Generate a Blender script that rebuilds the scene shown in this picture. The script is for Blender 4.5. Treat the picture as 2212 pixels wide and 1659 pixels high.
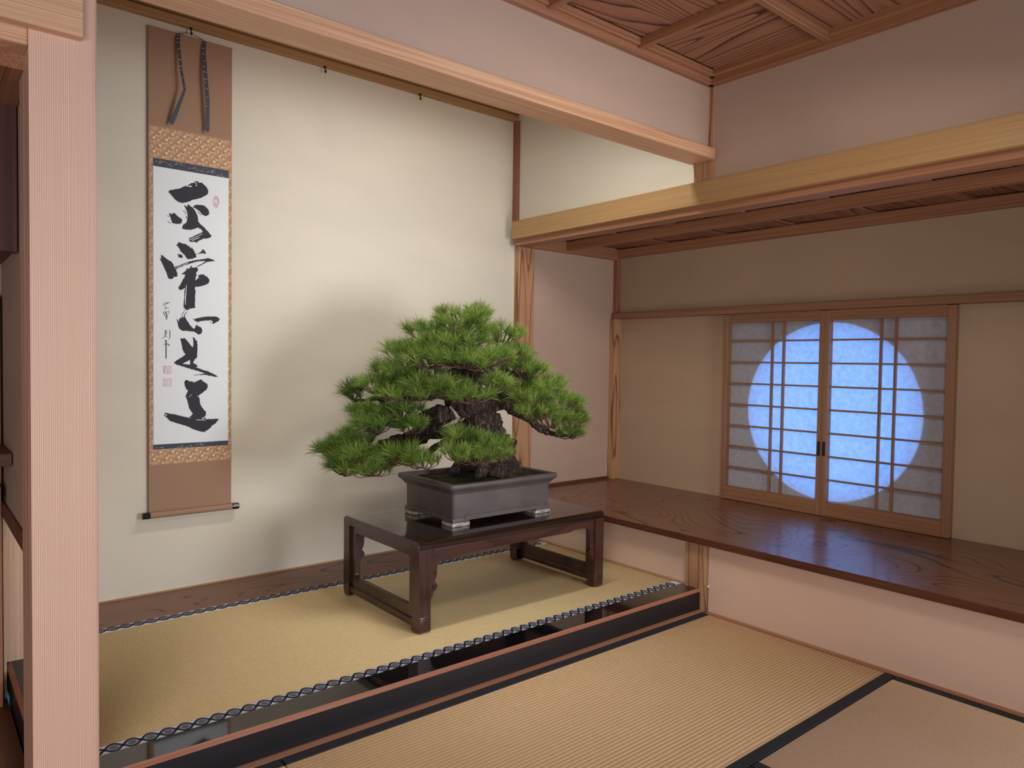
import bpy, bmesh, math, random
from mathutils import Vector, Matrix, noise as mnoise
from mathutils.geometry import tessellate_polygon

# ---------------------------------------------------------------- clear
for o in list(bpy.data.objects):
    bpy.data.objects.remove(o)
SC = bpy.context.scene
COL = SC.collection

# ---------------------------------------------------------------- camera (photo taken as 2212 x 1659)
CAM = Vector((-2.7586, -1.9678, 1.12))
RIGHT = Vector((0.7693, -0.6387, 0.0147))
DOWN = Vector((-0.0093, -0.0343, -0.9994))
FWD = Vector((0.6388, 0.7687, -0.0323))
FPX = 1572.0
cam = bpy.data.cameras.new('camera')
cam.sensor_fit = 'HORIZONTAL'
cam.sensor_width = 36.0
cam.lens = 36.0 * FPX / 2212.0
cam.clip_start = 0.05
camo = bpy.data.objects.new('camera', cam)
COL.objects.link(camo)
m = Matrix((RIGHT, -DOWN, -FWD)).transposed().to_4x4()
m.translation = CAM
camo.matrix_world = m
SC.camera = camo

def ray(px, py):
    return RIGHT * (px - 1106.0) + DOWN * (py - 829.5) + FWD * FPX
def at_x(px, py, X):
    d = ray(px, py); return CAM + d * ((X - CAM.x) / d.x)
def at_y(px, py, Y):
    d = ray(px, py); return CAM + d * ((Y - CAM.y) / d.y)
def at_z(px, py, Z):
    d = ray(px, py); return CAM + d * ((Z - CAM.z) / d.z)

# ---------------------------------------------------------------- world, lights, exposure
world = bpy.data.worlds.new('daylight')
SC.world = world
world.use_nodes = True
bg = world.node_tree.nodes['Background']
bg.inputs[0].default_value = (0.15, 0.45, 1.0, 1)
bg.inputs[1].default_value = 7.4

def area(name, loc, target, sx, sy, power, col, spread=180):
    l = bpy.data.lights.new(name, 'AREA')
    l.shape = 'RECTANGLE'; l.size = sx; l.size_y = sy
    l.energy = power; l.color = col; l.spread = math.radians(spread)
    o = bpy.data.objects.new(name, l); COL.objects.link(o)
    o.location = loc
    o.rotation_euler = (Vector(target) - Vector(loc)).to_track_quat('-Z', 'Z').to_euler()
    return o
# daylight from the paper windows of the room behind and beside the viewer
area('window_light_rear', (-0.25, -2.75, 0.95), (-0.95, 0.6, 1.1), 0.9, 1.1, 15, (1.0, 0.95, 0.90), 90)
area('window_light_side', (-3.6, -2.55, 0.95), (-1.8, 0.6, 1.2), 1.5, 1.3, 38, (1.0, 0.96, 0.93))
# pendant lamp of the room, above and in front of the alcove
area('ceiling_lamp_light', (-0.95, -1.25, 2.25), (-0.75, -0.5, 0.2), 0.3, 0.3, 7, (1.0, 0.90, 0.80), 150)
# down light behind the header beam of the alcove
area('alcove_lamp_light', (-1.0, 0.22, 2.46), (-1.0, 0.60, 0.2), 0.8, 0.12, 13, (1.0, 0.97, 0.90), 165)

SC.view_settings.view_transform = 'Standard'
SC.view_settings.look = 'None'
SC.view_settings.gamma = 1.0
SC.view_settings.use_curve_mapping = False
SC.view_settings.exposure = 0.05
SC.cycles.max_bounces = 8
SC.cycles.transparent_max_bounces = 8

# ---------------------------------------------------------------- materials
MATS = {}
def srgb(r, g, b):
    f = lambda c: (c/255.0/12.92) if c/255.0 <= 0.04045 else ((c/255.0+0.055)/1.055)**2.4
    return (f(r), f(g), f(b), 1.0)

class NT:
    def __init__(s, name):
        s.m = bpy.data.materials.new(name); s.m.use_nodes = True
        s.t = s.m.node_tree; s.n = s.t.nodes
        s.bsdf = s.n['Principled BSDF']; s.out = s.n['Material Output']
    def node(s, typ, **kw):
        x = s.n.new(typ)
        for k, v in kw.items():
            if isinstance(k, str) and hasattr(x, k): setattr(x, k, v)
            else: x.inputs[k].default_value = v
        return x
    def link(s, a, b): s.t.links.new(a, b)
    def coords(s, scale, rand=False, rot=(0, 0, 0)):
        tc = s.node('ShaderNodeTexCoord'); mp = s.node('ShaderNodeMapping')
        mp.inputs['Scale'].default_value = scale
        mp.inputs['Rotation'].default_value = rot
        src = tc.outputs['Object']
        if rand:
            oi = s.node('ShaderNodeObjectInfo')
            ml = s.node('ShaderNodeMath', operation='MULTIPLY'); ml.inputs[1].default_value = 37.0
            s.link(oi.outputs['Random'], ml.inputs[0])
            ad = s.node('ShaderNodeVectorMath', operation='ADD')
            s.link(src, ad.inputs[0]); s.link(ml.outputs[0], ad.inputs[1]); src = ad.outputs[0]
        s.link(src, mp.inputs['Vector'])
        return mp.outputs[0]
    def noise(s, vec, scale=1.0, detail=3.0, rough=0.55, dist=0.0):
        x = s.node('ShaderNodeTexNoise')
        x.inputs['Scale'].default_value = scale; x.inputs['Detail'].default_value = detail
        x.inputs['Roughness'].default_value = rough; x.inputs['Distortion'].default_value = dist
        s.link(vec, x.inputs['Vector']); return x.outputs['Fac']
    def ramp(s, fac, stops):
        r = s.node('ShaderNodeValToRGB'); e = r.color_ramp.elements
        while len(e) < len(stops): e.new(0.5)
        for i, (p, c) in enumerate(stops): e[i].position = p; e[i].color = c
        s.link(fac, r.inputs[0]); return r.outputs[0]
    def math(s, op, a, b):
        x = s.node('ShaderNodeMath', operation=op)
        for i, v in enumerate((a, b)):
            if isinstance(v, (int, float)): x.inputs[i].default_value = v
            elif v is not None: s.link(v, x.inputs[i])
        return x.outputs[0]
    def mix(s, fac, a, b, blend='MIX'):
        x = s.node('ShaderNodeMix', data_type='RGBA', blend_type=blend)
        for i, v in ((0, fac), (6, a), (7, b)):
            if isinstance(v, (int, float)): x.inputs[i].default_value = v
            elif isinstance(v, tuple): x.inputs[i].default_value = v
            else: s.link(v, x.inputs[i])
        return x.outputs[2]
    def bump(s, h, strength=0.3, dist=0.002):
        b = s.node('ShaderNodeBump'); b.inputs['Strength'].default_value = strength
        b.inputs['Distance'].default_value = dist
        s.link(h, b.inputs['Height']); s.link(b.outputs[0], s.bsdf.inputs['Normal'])
    def base(s, c):
        if isinstance(c, tuple): s.bsdf.inputs['Base Color'].default_value = c
        else: s.link(c, s.bsdf.inputs['Base Color'])
    def rough(s, v): s.bsdf.inputs['Roughness'].default_value = v

def plain(name, c, rough=0.6, spec=None, coat=0.0):
    t = NT(name); t.base(c); t.rough(rough)
    if spec is not None: t.bsdf.inputs['Specular IOR Level'].default_value = spec
    if coat: t.bsdf.inputs['Coat Weight'].default_value = coat; t.bsdf.inputs['Coat Roughness'].default_value = 0.04
    return t.m

def wood(name, light, dark, axis, freq=170.0, along=1.6, lo=0.35, hi=0.68, rough=0.5, bump=0.12, rand=True, coat=0.0):
    """straight edge grain along one axis"""
    t = NT(name)
    sc = [freq]*3; sc['xyz'.index(axis)] = along
    v = t.coords(tuple(sc), rand)
    n = t.noise(v, 1.0, 2.5, 0.5, 0.15)
    sc2 = [9.0]*3; sc2['xyz'.index(axis)] = 0.7
    n2 = t.noise(t.coords(tuple(sc2), rand), 1.0, 3.0)
    c = t.ramp(n, [(lo, dark), (hi, light)])
    c2 = t.mix(t.ramp(n2, [(0.3, (0, 0, 0, 1)), (0.75, (1, 1, 1, 1))]), c, tuple(x*0.86 for x in light[:3])+(1,))
    t.base(t.mix(0.45, c, c2)); t.rough(rough); t.bump(n, bump, 0.001)
    if coat:
        t.bsdf.inputs['Coat Weight'].default_value = coat; t.bsdf.inputs['Coat Roughness'].default_value = 0.08
    return t.m

def ribwood(name, light, dark, axis, across, pitch, rough=0.55):
    """tight straight growth rings seen as ribs (edge-grain cedar post)"""
    t = NT(name)
    sc = [0.0]*3; sc['xyz'.index(across)] = 1.0
    v = t.coords((1, 1, 1))
    w = t.node('ShaderNodeTexWave', wave_type='BANDS', bands_direction=across.upper(), wave_profile='SIN')
    w.inputs['Scale'].default_value = (2*math.pi/pitch)/20.0
    w.inputs['Distortion'].default_value = 0.0
    # gentle wander of the grain and uneven ring widths
    sv = [55.0]*3; sv['xyz'.index(axis)] = 0.5
    nz = t.noise(t.coords(tuple(sv)), 1.0, 2.0)
    cx = t.node('ShaderNodeCombineXYZ')
    off = t.math('MULTIPLY', nz, pitch*2.2)
    t.link(off, cx.inputs['xyz'.index(across)])
    ad = t.node('ShaderNodeVectorMath', operation='ADD')
    t.link(v, ad.inputs[0]); t.link(cx.outputs[0], ad.inputs[1])
    t.link(ad.outputs[0], w.inputs['Vector'])
    sv2 = [6.0]*3; sv2['xyz'.index(axis)] = 1.2
    n2 = t.noise(t.coords(tuple(sv2)), 1.0, 3.0)
    c = t.ramp(w.outputs['Fac'], [(0.08, dark), (0.5, light)])
    t.base(t.mix(t.math('MULTIPLY', n2, 0.35), c, tuple(x*0.8 for x in light[:3])+(1,)))
    t.rough(rough); t.bump(w.outputs['Fac'], 0.35, 0.0012)
    return t.m

def figured(name, light, dark, axis, lines=11.0, sx=2.2, stretch=0.28, width=0.10, rough=0.35, coat=0.0, rand=True, bump=0.08, mid=None, wob=0.0):
    """flat-sawn figure: contour lines of a stretched noise"""
    t = NT(name)
    sc = [sx]*3; sc['xyz'.index(axis)] = sx*stretch
    v = t.coords(tuple(sc), rand)
    n = t.noise(v, 1.0, 1.2, 0.45, wob)
    f = t.math('FRACT', t.math('MULTIPLY', n, lines), 0.0)
    line = t.ramp(f, [(0.0, (1, 1, 1, 1)), (width*0.7, (1, 1, 1, 1)), (width*1.1, (0.4, 0.4, 0.4, 1)), (width*3.0, (0, 0, 0, 1))])
    sc2 = [260.0]*3; sc2['xyz'.index(axis)] = 5.0
    fine = t.noise(t.coords(tuple(sc2), rand), 1.0, 2.0)
    body = t.mix(t.ramp(fine, [(0.3, (0, 0, 0, 1)), (0.7, (1, 1, 1, 1))]), mid or light, light)
    t.base(t.mix(line, body, dark)); t.rough(rough)
    if bump: t.bump(fine, bump, 0.0006)
    if coat:
        t.bsdf.inputs['Coat Weight'].default_value = coat; t.bsdf.inputs['Coat Roughness'].default_value = 0.12
    return t.m

def plaster(name, a, b, grain=420.0, bump=0.25):
    t = NT(name)
    v = t.coords((1.1, 1.1, 2.6)); n = t.noise(v, 1.0, 5.0, 0.6, 0.6)
    v2 = t.coords((1, 1, 1)); g = t.noise(v2, grain, 2.0)
    t.base(t.mix(t.ramp(n, [(0.32, (0, 0, 0, 1)), (0.68, (1, 1, 1, 1))]), a, b))
    t.rough(0.92); t.bsdf.inputs['Specular IOR Level'].default_value = 0.15
    t.bump(g, bump, 0.0008)
    return t.m

def tatami(name, a, b, strand_axis):
    t = NT(name)
    sc = [620.0, 620.0, 620.0]; sc['xyz'.index(strand_axis)] = 34.0
    n = t.noise(t.coords(tuple(sc)), 1.0, 2.0)
    n2 = t.noise(t.coords((3, 3, 3)), 1.0, 3.0)
    c = t.ramp(n, [(0.3, a), (0.62, b)])
    t.base(t.mix(t.math('MULTIPLY', n2, 0.3), c, a)); t.rough(0.62)
    t.bump(n, 0.35, 0.0008)
    return t.m

W_POST = ribwood('cedar_post_ribs', srgb(234, 196, 172), srgb(192, 144, 120), 'z', 'x', 0.0034)
W_BEAM = wood('cedar_beam_grain', srgb(226, 184, 148), srgb(186, 132, 98), 'x', 210, 1.5)
W_BEAM_Z = figured('cedar_post_figure', srgb(188, 146, 112), srgb(132, 86, 58), 'z', 9, 9.0, 0.06, 0.14, 0.5, mid=srgb(174, 132, 98))
W_PALE_Y = wood('cypress_lintel', srgb(190, 154, 106), srgb(164, 124, 78), 'y', 190, 1.2, 0.25, 0.8)
W_RED_Y = wood('cedar_red_y', srgb(176, 124, 92), srgb(136, 88, 60), 'y', 190, 1.2)
W_RED_X = wood('cedar_red_x', srgb(178, 128, 98), srgb(138, 92, 66), 'x', 190, 1.2)
W_RED_Z = wood('cedar_red_z', srgb(168, 114, 86), srgb(122, 76, 54), 'z', 190, 1.2)
W_TAN_X = wood('cypress_tan_x', srgb(186, 148, 104), srgb(150, 112, 74), 'x', 190, 1.2)
W_SHOJI_Y = wood('shoji_wood_y', srgb(160, 116, 84), srgb(126, 86, 58), 'y', 230, 1.2)
W_SHOJI_Z = wood('shoji_wood_z', srgb(160, 118, 88), srgb(126, 86, 60), 'z', 230, 1.2)
W_CEIL_A = figured('cedar_ceiling_board_x', srgb(166, 120, 96), srgb(84, 50, 36), 'x', 24, 4.2, 0.07, 0.15, 0.6, mid=srgb(152, 100, 74), bump=0.1)
W_CEIL_B = figured('cedar_ceiling_board_y', srgb(166, 120, 96), srgb(84, 50, 36), 'y', 24, 4.2, 0.07, 0.15, 0.6, mid=srgb(152, 100, 74), bump=0.1)
W_DESK = figured('zelkova_desk', srgb(122, 78, 54), srgb(22, 10, 8), 'y', 24, 2.3, 0.42, 0.10, 0.30, 0.3, False, 0.0, srgb(112, 70, 48), 0.7)
W_DESK_EDGE = wood('zelkova_edge', srgb(98, 52, 34), srgb(66, 32, 20), 'y', 260, 1.5, coat=0.4, rough=0.35)
W_BOARD = figured('alcove_back_board', srgb(128, 88, 66), srgb(40, 22, 16), 'x', 14, 4.0, 0.22, 0.06, 0.5, 0.15, False, 0.05, srgb(118, 80, 60), 0.5)
W_TABLE = figured('rosewood', srgb(70, 40, 35), srgb(46, 25, 23), 'x', 7, 9.0, 0.10, 0.2, 0.3, 0.45, True, 0.05, srgb(60, 33, 29))
W_TABLE_Z = figured('rosewood_upright', srgb(70, 40, 35), srgb(48, 26, 24), 'z', 7, 9.0, 0.10, 0.2, 0.32, 0.35, True, 0.05, srgb(60, 33, 29))
W_TABLE_TOP = figured('rosewood_top', srgb(40, 24, 20), srgb(26, 14, 13), 'x', 6, 6.0, 0.15, 0.3, 0.12, 0.9, False, 0.0, srgb(35, 20, 17))
W_DARK_Z = wood('stained_dark_z', srgb(92, 48, 34), srgb(58, 28, 20), 'z', 150, 1.2)
W_DARK_X = wood('stained_dark_x', srgb(112, 60, 40), srgb(70, 36, 24), 'x', 150, 1.2)
W_PANEL = wood('pale_panel', srgb(206, 176, 148), srgb(190, 158, 130), 'z', 140, 1.0)
W_FLOORBOARD = wood('stained_floorboard', srgb(118, 66, 44), srgb(86, 46, 30), 'y', 90, 1.0)
P_BACK = plaster('plaster_cream', srgb(222, 216, 199), srgb(213, 208, 194), 300, 0.1)
P_ROOM = plaster('plaster_rose', srgb(192, 166, 150), srgb(182, 158, 144), 420, 0.22)
P_RECESS = plaster('plaster_tan', srgb(184, 158, 131), srgb(174, 150, 127), 300, 0.1)
P_ROOM_LIT = plaster('plaster_rose_lit', srgb(226, 194, 174), srgb(216, 188, 170), 420, 0.2)  # room plaster again, the low wall's brighter light put into its colour
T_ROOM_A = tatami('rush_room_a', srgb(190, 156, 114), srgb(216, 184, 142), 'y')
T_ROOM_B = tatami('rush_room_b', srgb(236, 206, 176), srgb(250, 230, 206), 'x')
T_TOKO = tatami('rush_alcove', srgb(214, 190, 138), srgb(234, 212, 162), 'y')
M_HERI = plain('black_cloth', srgb(24, 25, 32), 0.8)
M_LACQ = plain('black_lacquer', srgb(16, 16, 20), 0.06, coat=0.6)
M_LACQ_F = plain('black_lacquer_front', srgb(24, 24, 31), 0.4)
M_CHAMF = wood('kamachi_edge', srgb(160, 106, 80), srgb(138, 88, 64), 'x', 120, 1.0)
M_INK = plain('sumi_ink', srgb(44, 46, 56), 0.75)
M_PAPER = plain('scroll_paper', srgb(230, 237, 242), 0.85)
M_MOUNT = plain('scroll_mount', srgb(160, 128, 104), 0.85)
M_BROC = plain('brocade_ground', srgb(178, 138, 102), 0.7)
M_BROC_P = plain('brocade_figure', srgb(232, 204, 176), 0.7)
M_NAVY = plain('navy_brocade', srgb(60, 68, 86), 0.7)
M_GOLD = plain('gold_thread', srgb(222, 202, 150), 0.5)
M_WHITE = plain('white_thread', srgb(228, 228, 232), 0.8)
M_SEAL = plain('seal_red', srgb(204, 136, 144), 0.8)
M_BLACK = plain('black_gloss', srgb(10, 12, 20), 0.08, coat=0.5)
M_IRON = plain('black_iron', srgb(20, 20, 24), 0.45)
M_CORD = plain('grey_cord', srgb(80, 78, 78), 0.9)
M_DOOR = plain('black_door', srgb(12, 12, 14), 0.5)
M_PULL = plain('dark_pull', srgb(40, 30, 38), 0.4)
M_HERI_W = plain('brocade_white', srgb(206, 208, 220), 0.8)
M_HERI_N = plain('brocade_navy', srgb(22, 24, 44), 0.8)
M_HERI_G = plain('brocade_grey', srgb(140, 146, 156), 0.8)

def mk_paper():
    t = NT('shoji_paper')
    n = t.noise(t.coords((40, 40, 40)), 1.0, 3.0)
    c = t.ramp(n, [(0.3, srgb(204, 204, 214)), (0.7, srgb(220, 220, 230))])
    d = t.node('ShaderNodeBsdfDiffuse'); tr = t.node('ShaderNodeBsdfTranslucent'); mx = t.node('ShaderNodeMixShader')
    t.link(c, d.inputs[0]); t.link(c, tr.inputs[0])
    mx.inputs[0].default_value = 0.5
    t.link(d.outputs[0], mx.inputs[1]); t.link(tr.outputs[0], mx.inputs[2])
    t.link(mx.outputs[0], t.out.inputs[0])
    return t.m
M_SHOJI = mk_paper()

def mk_pot():
    t = NT('unglazed_clay')
    n = t.noise(t.coords((7, 7, 7)), 1.0, 4.0)
    g = t.noise(t.coords((1, 1, 1)), 500, 2.0)
    t.base(t.ramp(n, [(0.3, srgb(76, 70, 69)), (0.7, srgb(94, 88, 88))])); t.rough(0.5); t.bump(g, 0.12, 0.0006)
    return t.m
M_POT = mk_pot()
def mk_potworn():
    t = NT('clay_lime_worn')
    n = t.noise(t.coords((45, 45, 90)), 1.0, 5.0, 0.65)
    t.base(t.ramp(n, [(0.38, srgb(120, 112, 106)), (0.55, srgb(186, 178, 168)), (0.75, srgb(206, 200, 190))])); t.rough(0.8); t.bump(n, 0.5, 0.002)
    return t.m
M_POTW = mk_potworn()
def mk_moss():
    t = NT('moss_soil')
    n = t.noise(t.coords((16, 16, 16)), 1.0, 4.0); f = t.noise(t.coords((1, 1, 1)), 260, 3.0)
    c = t.ramp(n, [(0.36, srgb(44, 36, 24)), (0.52, srgb(66, 66, 26)), (0.72, srgb(104, 108, 38))])
    t.base(t.mix(t.math('MULTIPLY', f, 0.7), c, srgb(40, 34, 22))); t.rough(0.95); t.bump(f, 0.9, 0.006)
    return t.m
M_MOSS = mk_moss()
def mk_bark():
    t = NT('pine_bark')
    v = t.coords((58, 58, 20))
    nn = t.node('ShaderNodeTexNoise'); nn.inputs['Scale'].default_value = 1.6; nn.inputs['Detail'].default_value = 4.0; t.link(v, nn.inputs['Vector'])
    sc = t.node('ShaderNodeVectorMath', operation='SCALE'); sc.inputs['Scale'].default_value = 1.8; t.link(nn.outputs['Color'], sc.inputs[0])
    ad = t.node('ShaderNodeVectorMath', operation='ADD'); t.link(v, ad.inputs[0]); t.link(sc.outputs[0], ad.inputs[1])
    vo = t.node('ShaderNodeTexVoronoi', feature='DISTANCE_TO_EDGE'); vo.inputs['Scale'].default_value = 1.0
    t.link(ad.outputs[0], vo.inputs['Vector'])
    n = t.noise(t.coords((26, 26, 14)), 1.0, 5.0, 0.65)
    fn = t.noise(t.coords((170, 170, 90)), 1.0, 3.0, 0.6)
    c = t.ramp(n, [(0.3, srgb(58, 46, 42)), (0.5, srgb(104, 82, 72)), (0.72, srgb(164, 134, 114))])
    edge = t.ramp(vo.outputs['Distance'], [(0.0, (0, 0, 0, 1)), (0.30, (1, 1, 1, 1))])
    t.base(t.mix(edge, srgb(38, 30, 28), t.mix(t.math('MULTIPLY', fn, 0.4), c, srgb(60, 48, 44))))
    t.rough(0.85); t.bump(t.math('ADD', edge, t.math('MULTIPLY', fn, 0.8)), 1.0, 0.008)
    return t.m
M_BARK = mk_bark()
M_JIN = wood('bleached_deadwood', srgb(196, 186, 176), srgb(140, 126, 116), 'z', 120, 8)
M_TWIG = plain('pine_twig', srgb(98, 74, 60), 0.85)
def mk_needle():
    t = NT('pine_needle')
    at = t.node('ShaderNodeAttribute', attribute_name='tint')
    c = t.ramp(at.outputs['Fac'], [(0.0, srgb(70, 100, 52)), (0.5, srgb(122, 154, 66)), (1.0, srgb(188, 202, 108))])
    t.base(c); t.rough(0.42)
    t.bsdf.inputs['Specular IOR Level'].default_value = 0.35
    tr = t.node('ShaderNodeBsdfTranslucent'); t.link(c, tr.inputs[0])
    mx = t.node('ShaderNodeMixShader'); mx.inputs[0].default_value = 0.25
    t.link(t.bsdf.outputs[0], mx.inputs[1]); t.link(tr.outputs[0], mx.inputs[2]); t.link(mx.outputs[0], t.out.inputs[0])
    return t.m
M_NEEDLE = mk_needle()

# ---------------------------------------------------------------- mesh helpers
def new(): return bmesh.new()
def box(bm, x0, x1, y0, y1, z0, z1, bev=0.0, seg=1):
    b = bmesh.new()
    r = bmesh.ops.create_cube(b, size=1.0)
    for v in b.verts:
        v.co = Vector(((x0+x1)/2 + v.co.x*(x1-x0), (y0+y1)/2 + v.co.y*(y1-y0), (z0+z1)/2 + v.co.z*(z1-z0)))
    if bev: bmesh.ops.bevel(b, geom=list(b.edges), offset=bev, segments=seg, affect='EDGES', profile=0.5)
    merge(bm, b); return bm
def merge(bm, b, mat=None):
    me = bpy.data.meshes.new('tmp'); b.to_mesh(me); b.free()
    n0 = len(bm.faces)
    bm.from_mesh(me); bpy.data.meshes.remove(me)
    if mat is not None:
        bm.faces.ensure_lookup_table()
        for f in bm.faces[n0:]: f.material_index = mat
def prism(bm, pts, axis, a, b, mat=None, bev=0.0):
    """polygon pts (u,v) extruded along axis from a to b; (u,v) are the two other axes in xyz order"""
    t = bmesh.new()
    def mk(p, w):
        if axis == 'x': return (w, p[0], p[1])
        if axis == 'y': return (p[0], w, p[1])
        return (p[0], p[1], w)
    A = [t.verts.new(mk(p, a)) for p in pts]; B = [t.verts.new(mk(p, b)) for p in pts]
    n = len(pts)
    for tri in tessellate_polygon([[Vector((p[0], p[1], 0)) for p in pts]]):
        t.faces.new([A[i] for i in tri]); t.faces.new([B[i] for i in tri])
    for i in range(n): t.faces.new((A[i], B[i], B[(i+1) % n], A[(i+1) % n]))
    bmesh.ops.recalc_face_normals(t, faces=list(t.faces))
    if bev: bmesh.ops.bevel(t, geom=[e for e in t.edges if len(e.link_faces) == 2 and e.calc_face_angle(0) > 0.6], offset=bev, segments=2, affect='EDGES')
    merge(bm, t, mat); return bm
def tube(bm, pts, radii, seg=10, cap=True, lump=0.0, seed=0, freq=14.0, rug=0.0):
    pts = [Vector(p) for p in pts]
    if not hasattr(radii, '__len__'): radii = [radii]*len(pts)
    rings = []
    up = Vector((0.0, 0.35, 1)).normalized()
    prev = None
    for i, p in enumerate(pts):
        d = (pts[min(i+1, len(pts)-1)] - pts[max(i-1, 0)]).normalized()
        if prev is None:
            u = d.cross(up)
            if u.length < 0.1: u = d.cross(Vector((1, 0, 0)))
            u.normalize()
        else:
            u = (prev - d*prev.dot(d)).normalized()
        prev = u; w = d.cross(u)
        ring = []
        for k in range(seg):
            a = 2*math.pi*k/seg
            dr = u*math.cos(a) + w*math.sin(a)
            q = p + dr*radii[i]
            if lump: q = p + dr*radii[i]*(1 + lump*mnoise.noise(q*freq + Vector((seed, 0, 0))) + lump*0.5*mnoise.noise(q*freq*3.1))
            if rug: q = q + dr*rug*(mnoise.turbulence(Vector((q.x*34, q.y*34, q.z*13)), 3, True) - 0.5)
            ring.append(bm.verts.new(q))
        rings.append(ring)
    for i in range(len(rings)-1):
        for k in range(seg):
            f = bm.faces.new((rings[i][k], rings[i][(k+1) % seg], rings[i+1][(k+1) % seg], rings[i+1][k])); f.smooth = True
    if cap:
        bm.faces.new(rings[0][::-1]); bm.faces.new(rings[-1])
    return bm
def spline(pts, n=6):
    pts = [Vector(p) for p in pts]; out = []
    P = [pts[0]*2-pts[1]] + pts + [pts[-1]*2-pts[-2]]
    for i in range(1, len(P)-2):
        for k in range(n):
            t = k/n
            a, b, c, d = P[i-1], P[i], P[i+1], P[i+2]
            out.append(0.5*((2*b) + (c-a)*t + (2*a-5*b+4*c-d)*t*t + (3*b-a-3*c+d)*t**3))
    out.append(pts[-1]); return out
def lerp_list(vals, n):
    out = []
    for i in range(n):
        t = i/(n-1)*(len(vals)-1); k = min(int(t), len(vals)-2); out.append(vals[k] + (vals[k+1]-vals[k])*(t-k))
    return out

def obj(name, bm, mats, parent=None, smooth=None, label=None):
    me = bpy.data.meshes.new(name)
    bm.to_mesh(me); bm.free()
    if not isinstance(mats, (list, tuple)): mats = [mats]
    for mt in mats: me.materials.append(mt)
    if smooth is not None:
        me.polygons.foreach_set('use_smooth', [True]*len(me.polygons))
        me.set_sharp_from_angle(angle=math.radians(smooth))
    o = bpy.data.objects.new(name, me); COL.objects.link(o)
    if parent is not None: attach(o, parent)
    if label: o['label'] = label
    return o
def attach(o, p):
    o.parent = p
    if p.parent is None:
        o.matrix_parent_inverse = Matrix.Translation(-p.location)
    else:
        o.matrix_parent_inverse = Matrix.Identity(4)   # parent mesh is already in world coordinates
def empty(name, loc, label, cat, group=None):
    o = bpy.data.objects.new(name, None); COL.objects.link(o)
    o.location = loc; o.empty_display_size = 0.1
    return tag(o, label, cat, group)
def tag(o, label, cat, group=None, kind=None):
    o['label'] = label; o['category'] = cat
    if group: o['group'] = group
    if kind: o['kind'] = kind
    return o
def struct(name, bm, mat, label, cat, parent=None, smooth=None):
    o = obj(name, bm, mat, parent, smooth)
    if parent is None: tag(o, label, cat, None, 'structure')
    return o
def B(*a, **k): return box(new(), *a, **k)

# ================================================================ THE ROOM
ZT = 0.092            # level of the alcove floor
YB = 1.40             # back wall of the alcove
XR = 0.012            # plaster plane of the right wall
XB = 0.93             # back wall of the window recess
ZS = 0.335            # top of the desk board
ZC = 2.40             # room ceiling boards

# ---- shell
struct('floor', B(-6.0, 0.3, -5.0, 1.5, -0.12, -0.05), W_FLOORBOARD, 'wooden sub floor under the straw mats', 'floor')
struct('wall_back', B(-2.6, 0.30, YB, YB+0.08, 0.0, 2.75), P_BACK, 'cream plaster back wall of the alcove behind the hanging scroll', 'wall')
struct('wall_right_upper', B(XR, XR+0.06, -5.0, 0.05, 1.90, 2.75), P_ROOM, 'plaster wall of the room above the long pale lintel', 'wall')
struct('wall_right_inner', prism(new(), [(XR, 0.05), (0.036, 1.37), (0.036, 1.46), (0.14, 1.46), (0.14, 0.05)], 'z', 1.90, 2.75), P_BACK, 'cream plaster side wall of the alcove above the long pale lintel', 'wall')
struct('wall_right_lower', B(XR, XR+0.06, -5.0, -0.04, -0.05, 0.31), P_ROOM_LIT, 'low plaster wall under the desk board beside the room mats', 'wall')
struct('wall_right_alcove', B(XR+0.02, XR+0.08, 0.085, YB, 0.0, 0.31), P_ROOM_LIT, 'low plaster wall under the desk board beside the alcove mat', 'wall')
struct('wall_header', B(-2.50, XR, 0.01, 0.09, 2.05, 2.75), P_ROOM, 'plaster wall above the header beam of the alcove', 'wall')
struct('wall_rear', B(-6.0, 0.3, -5.08, -5.0, -0.05, 2.6), P_ROOM, 'plaster wall behind the viewer', 'wall')
struct('wall_left', B(-6.08, -6.0, -5.0, 1.5, -0.05, 2.6), P_ROOM, 'plaster wall on the far left side of the room', 'wall')
struct('ceiling_alcove', B(-2.6, 0.30, 0.05, YB+0.05, 2.66, 2.70), W_CEIL_A, 'cedar board ceiling inside the alcove', 'ceiling')

# ---- recess walls: left end, and the back wall with its round opening
struct('wall_recess_end', B(0.10, XB+0.1, 1.38, 1.46, ZS-0.05, 1.95), P_ROOM, 'narrow plaster end wall of the window recess', 'wall')
bm = new()
cy, cz, rad = -0.108, 0.876, 0.464
y0, y1, z0, z1 = -3.0, 1.40, ZS-0.06, 1.95
N = 96
def rect_hit(a):
    dy, dz = math.cos(a), math.sin(a)
    ts = []
    if dy > 1e-9: ts.append((y1-cy)/dy)
    if dy < -1e-9: ts.append((y0-cy)/dy)
    if dz > 1e-9: ts.append((z1-cz)/dz)
    if dz < -1e-9: ts.append((z0-cz)/dz)
    t = min(ts); return (cy+dy*t, cz+dz*t)
angs = sorted([2*math.pi*i/N for i in range(N)] + [math.atan2(c[1]-cz, c[0]-cy) % (2*math.pi) for c in ((y0, z0), (y0, z1), (y1, z0), (y1, z1))])
loops = []
for X in (XB, XB+0.09):
    inner = [bm.verts.new((X, cy+rad*math.cos(a), cz+rad*math.sin(a))) for a in angs]
    outer = [bm.verts.new((X, *rect_hit(a))) for a in angs]
    loops.append((inner, outer))
n = len(angs)
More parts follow.
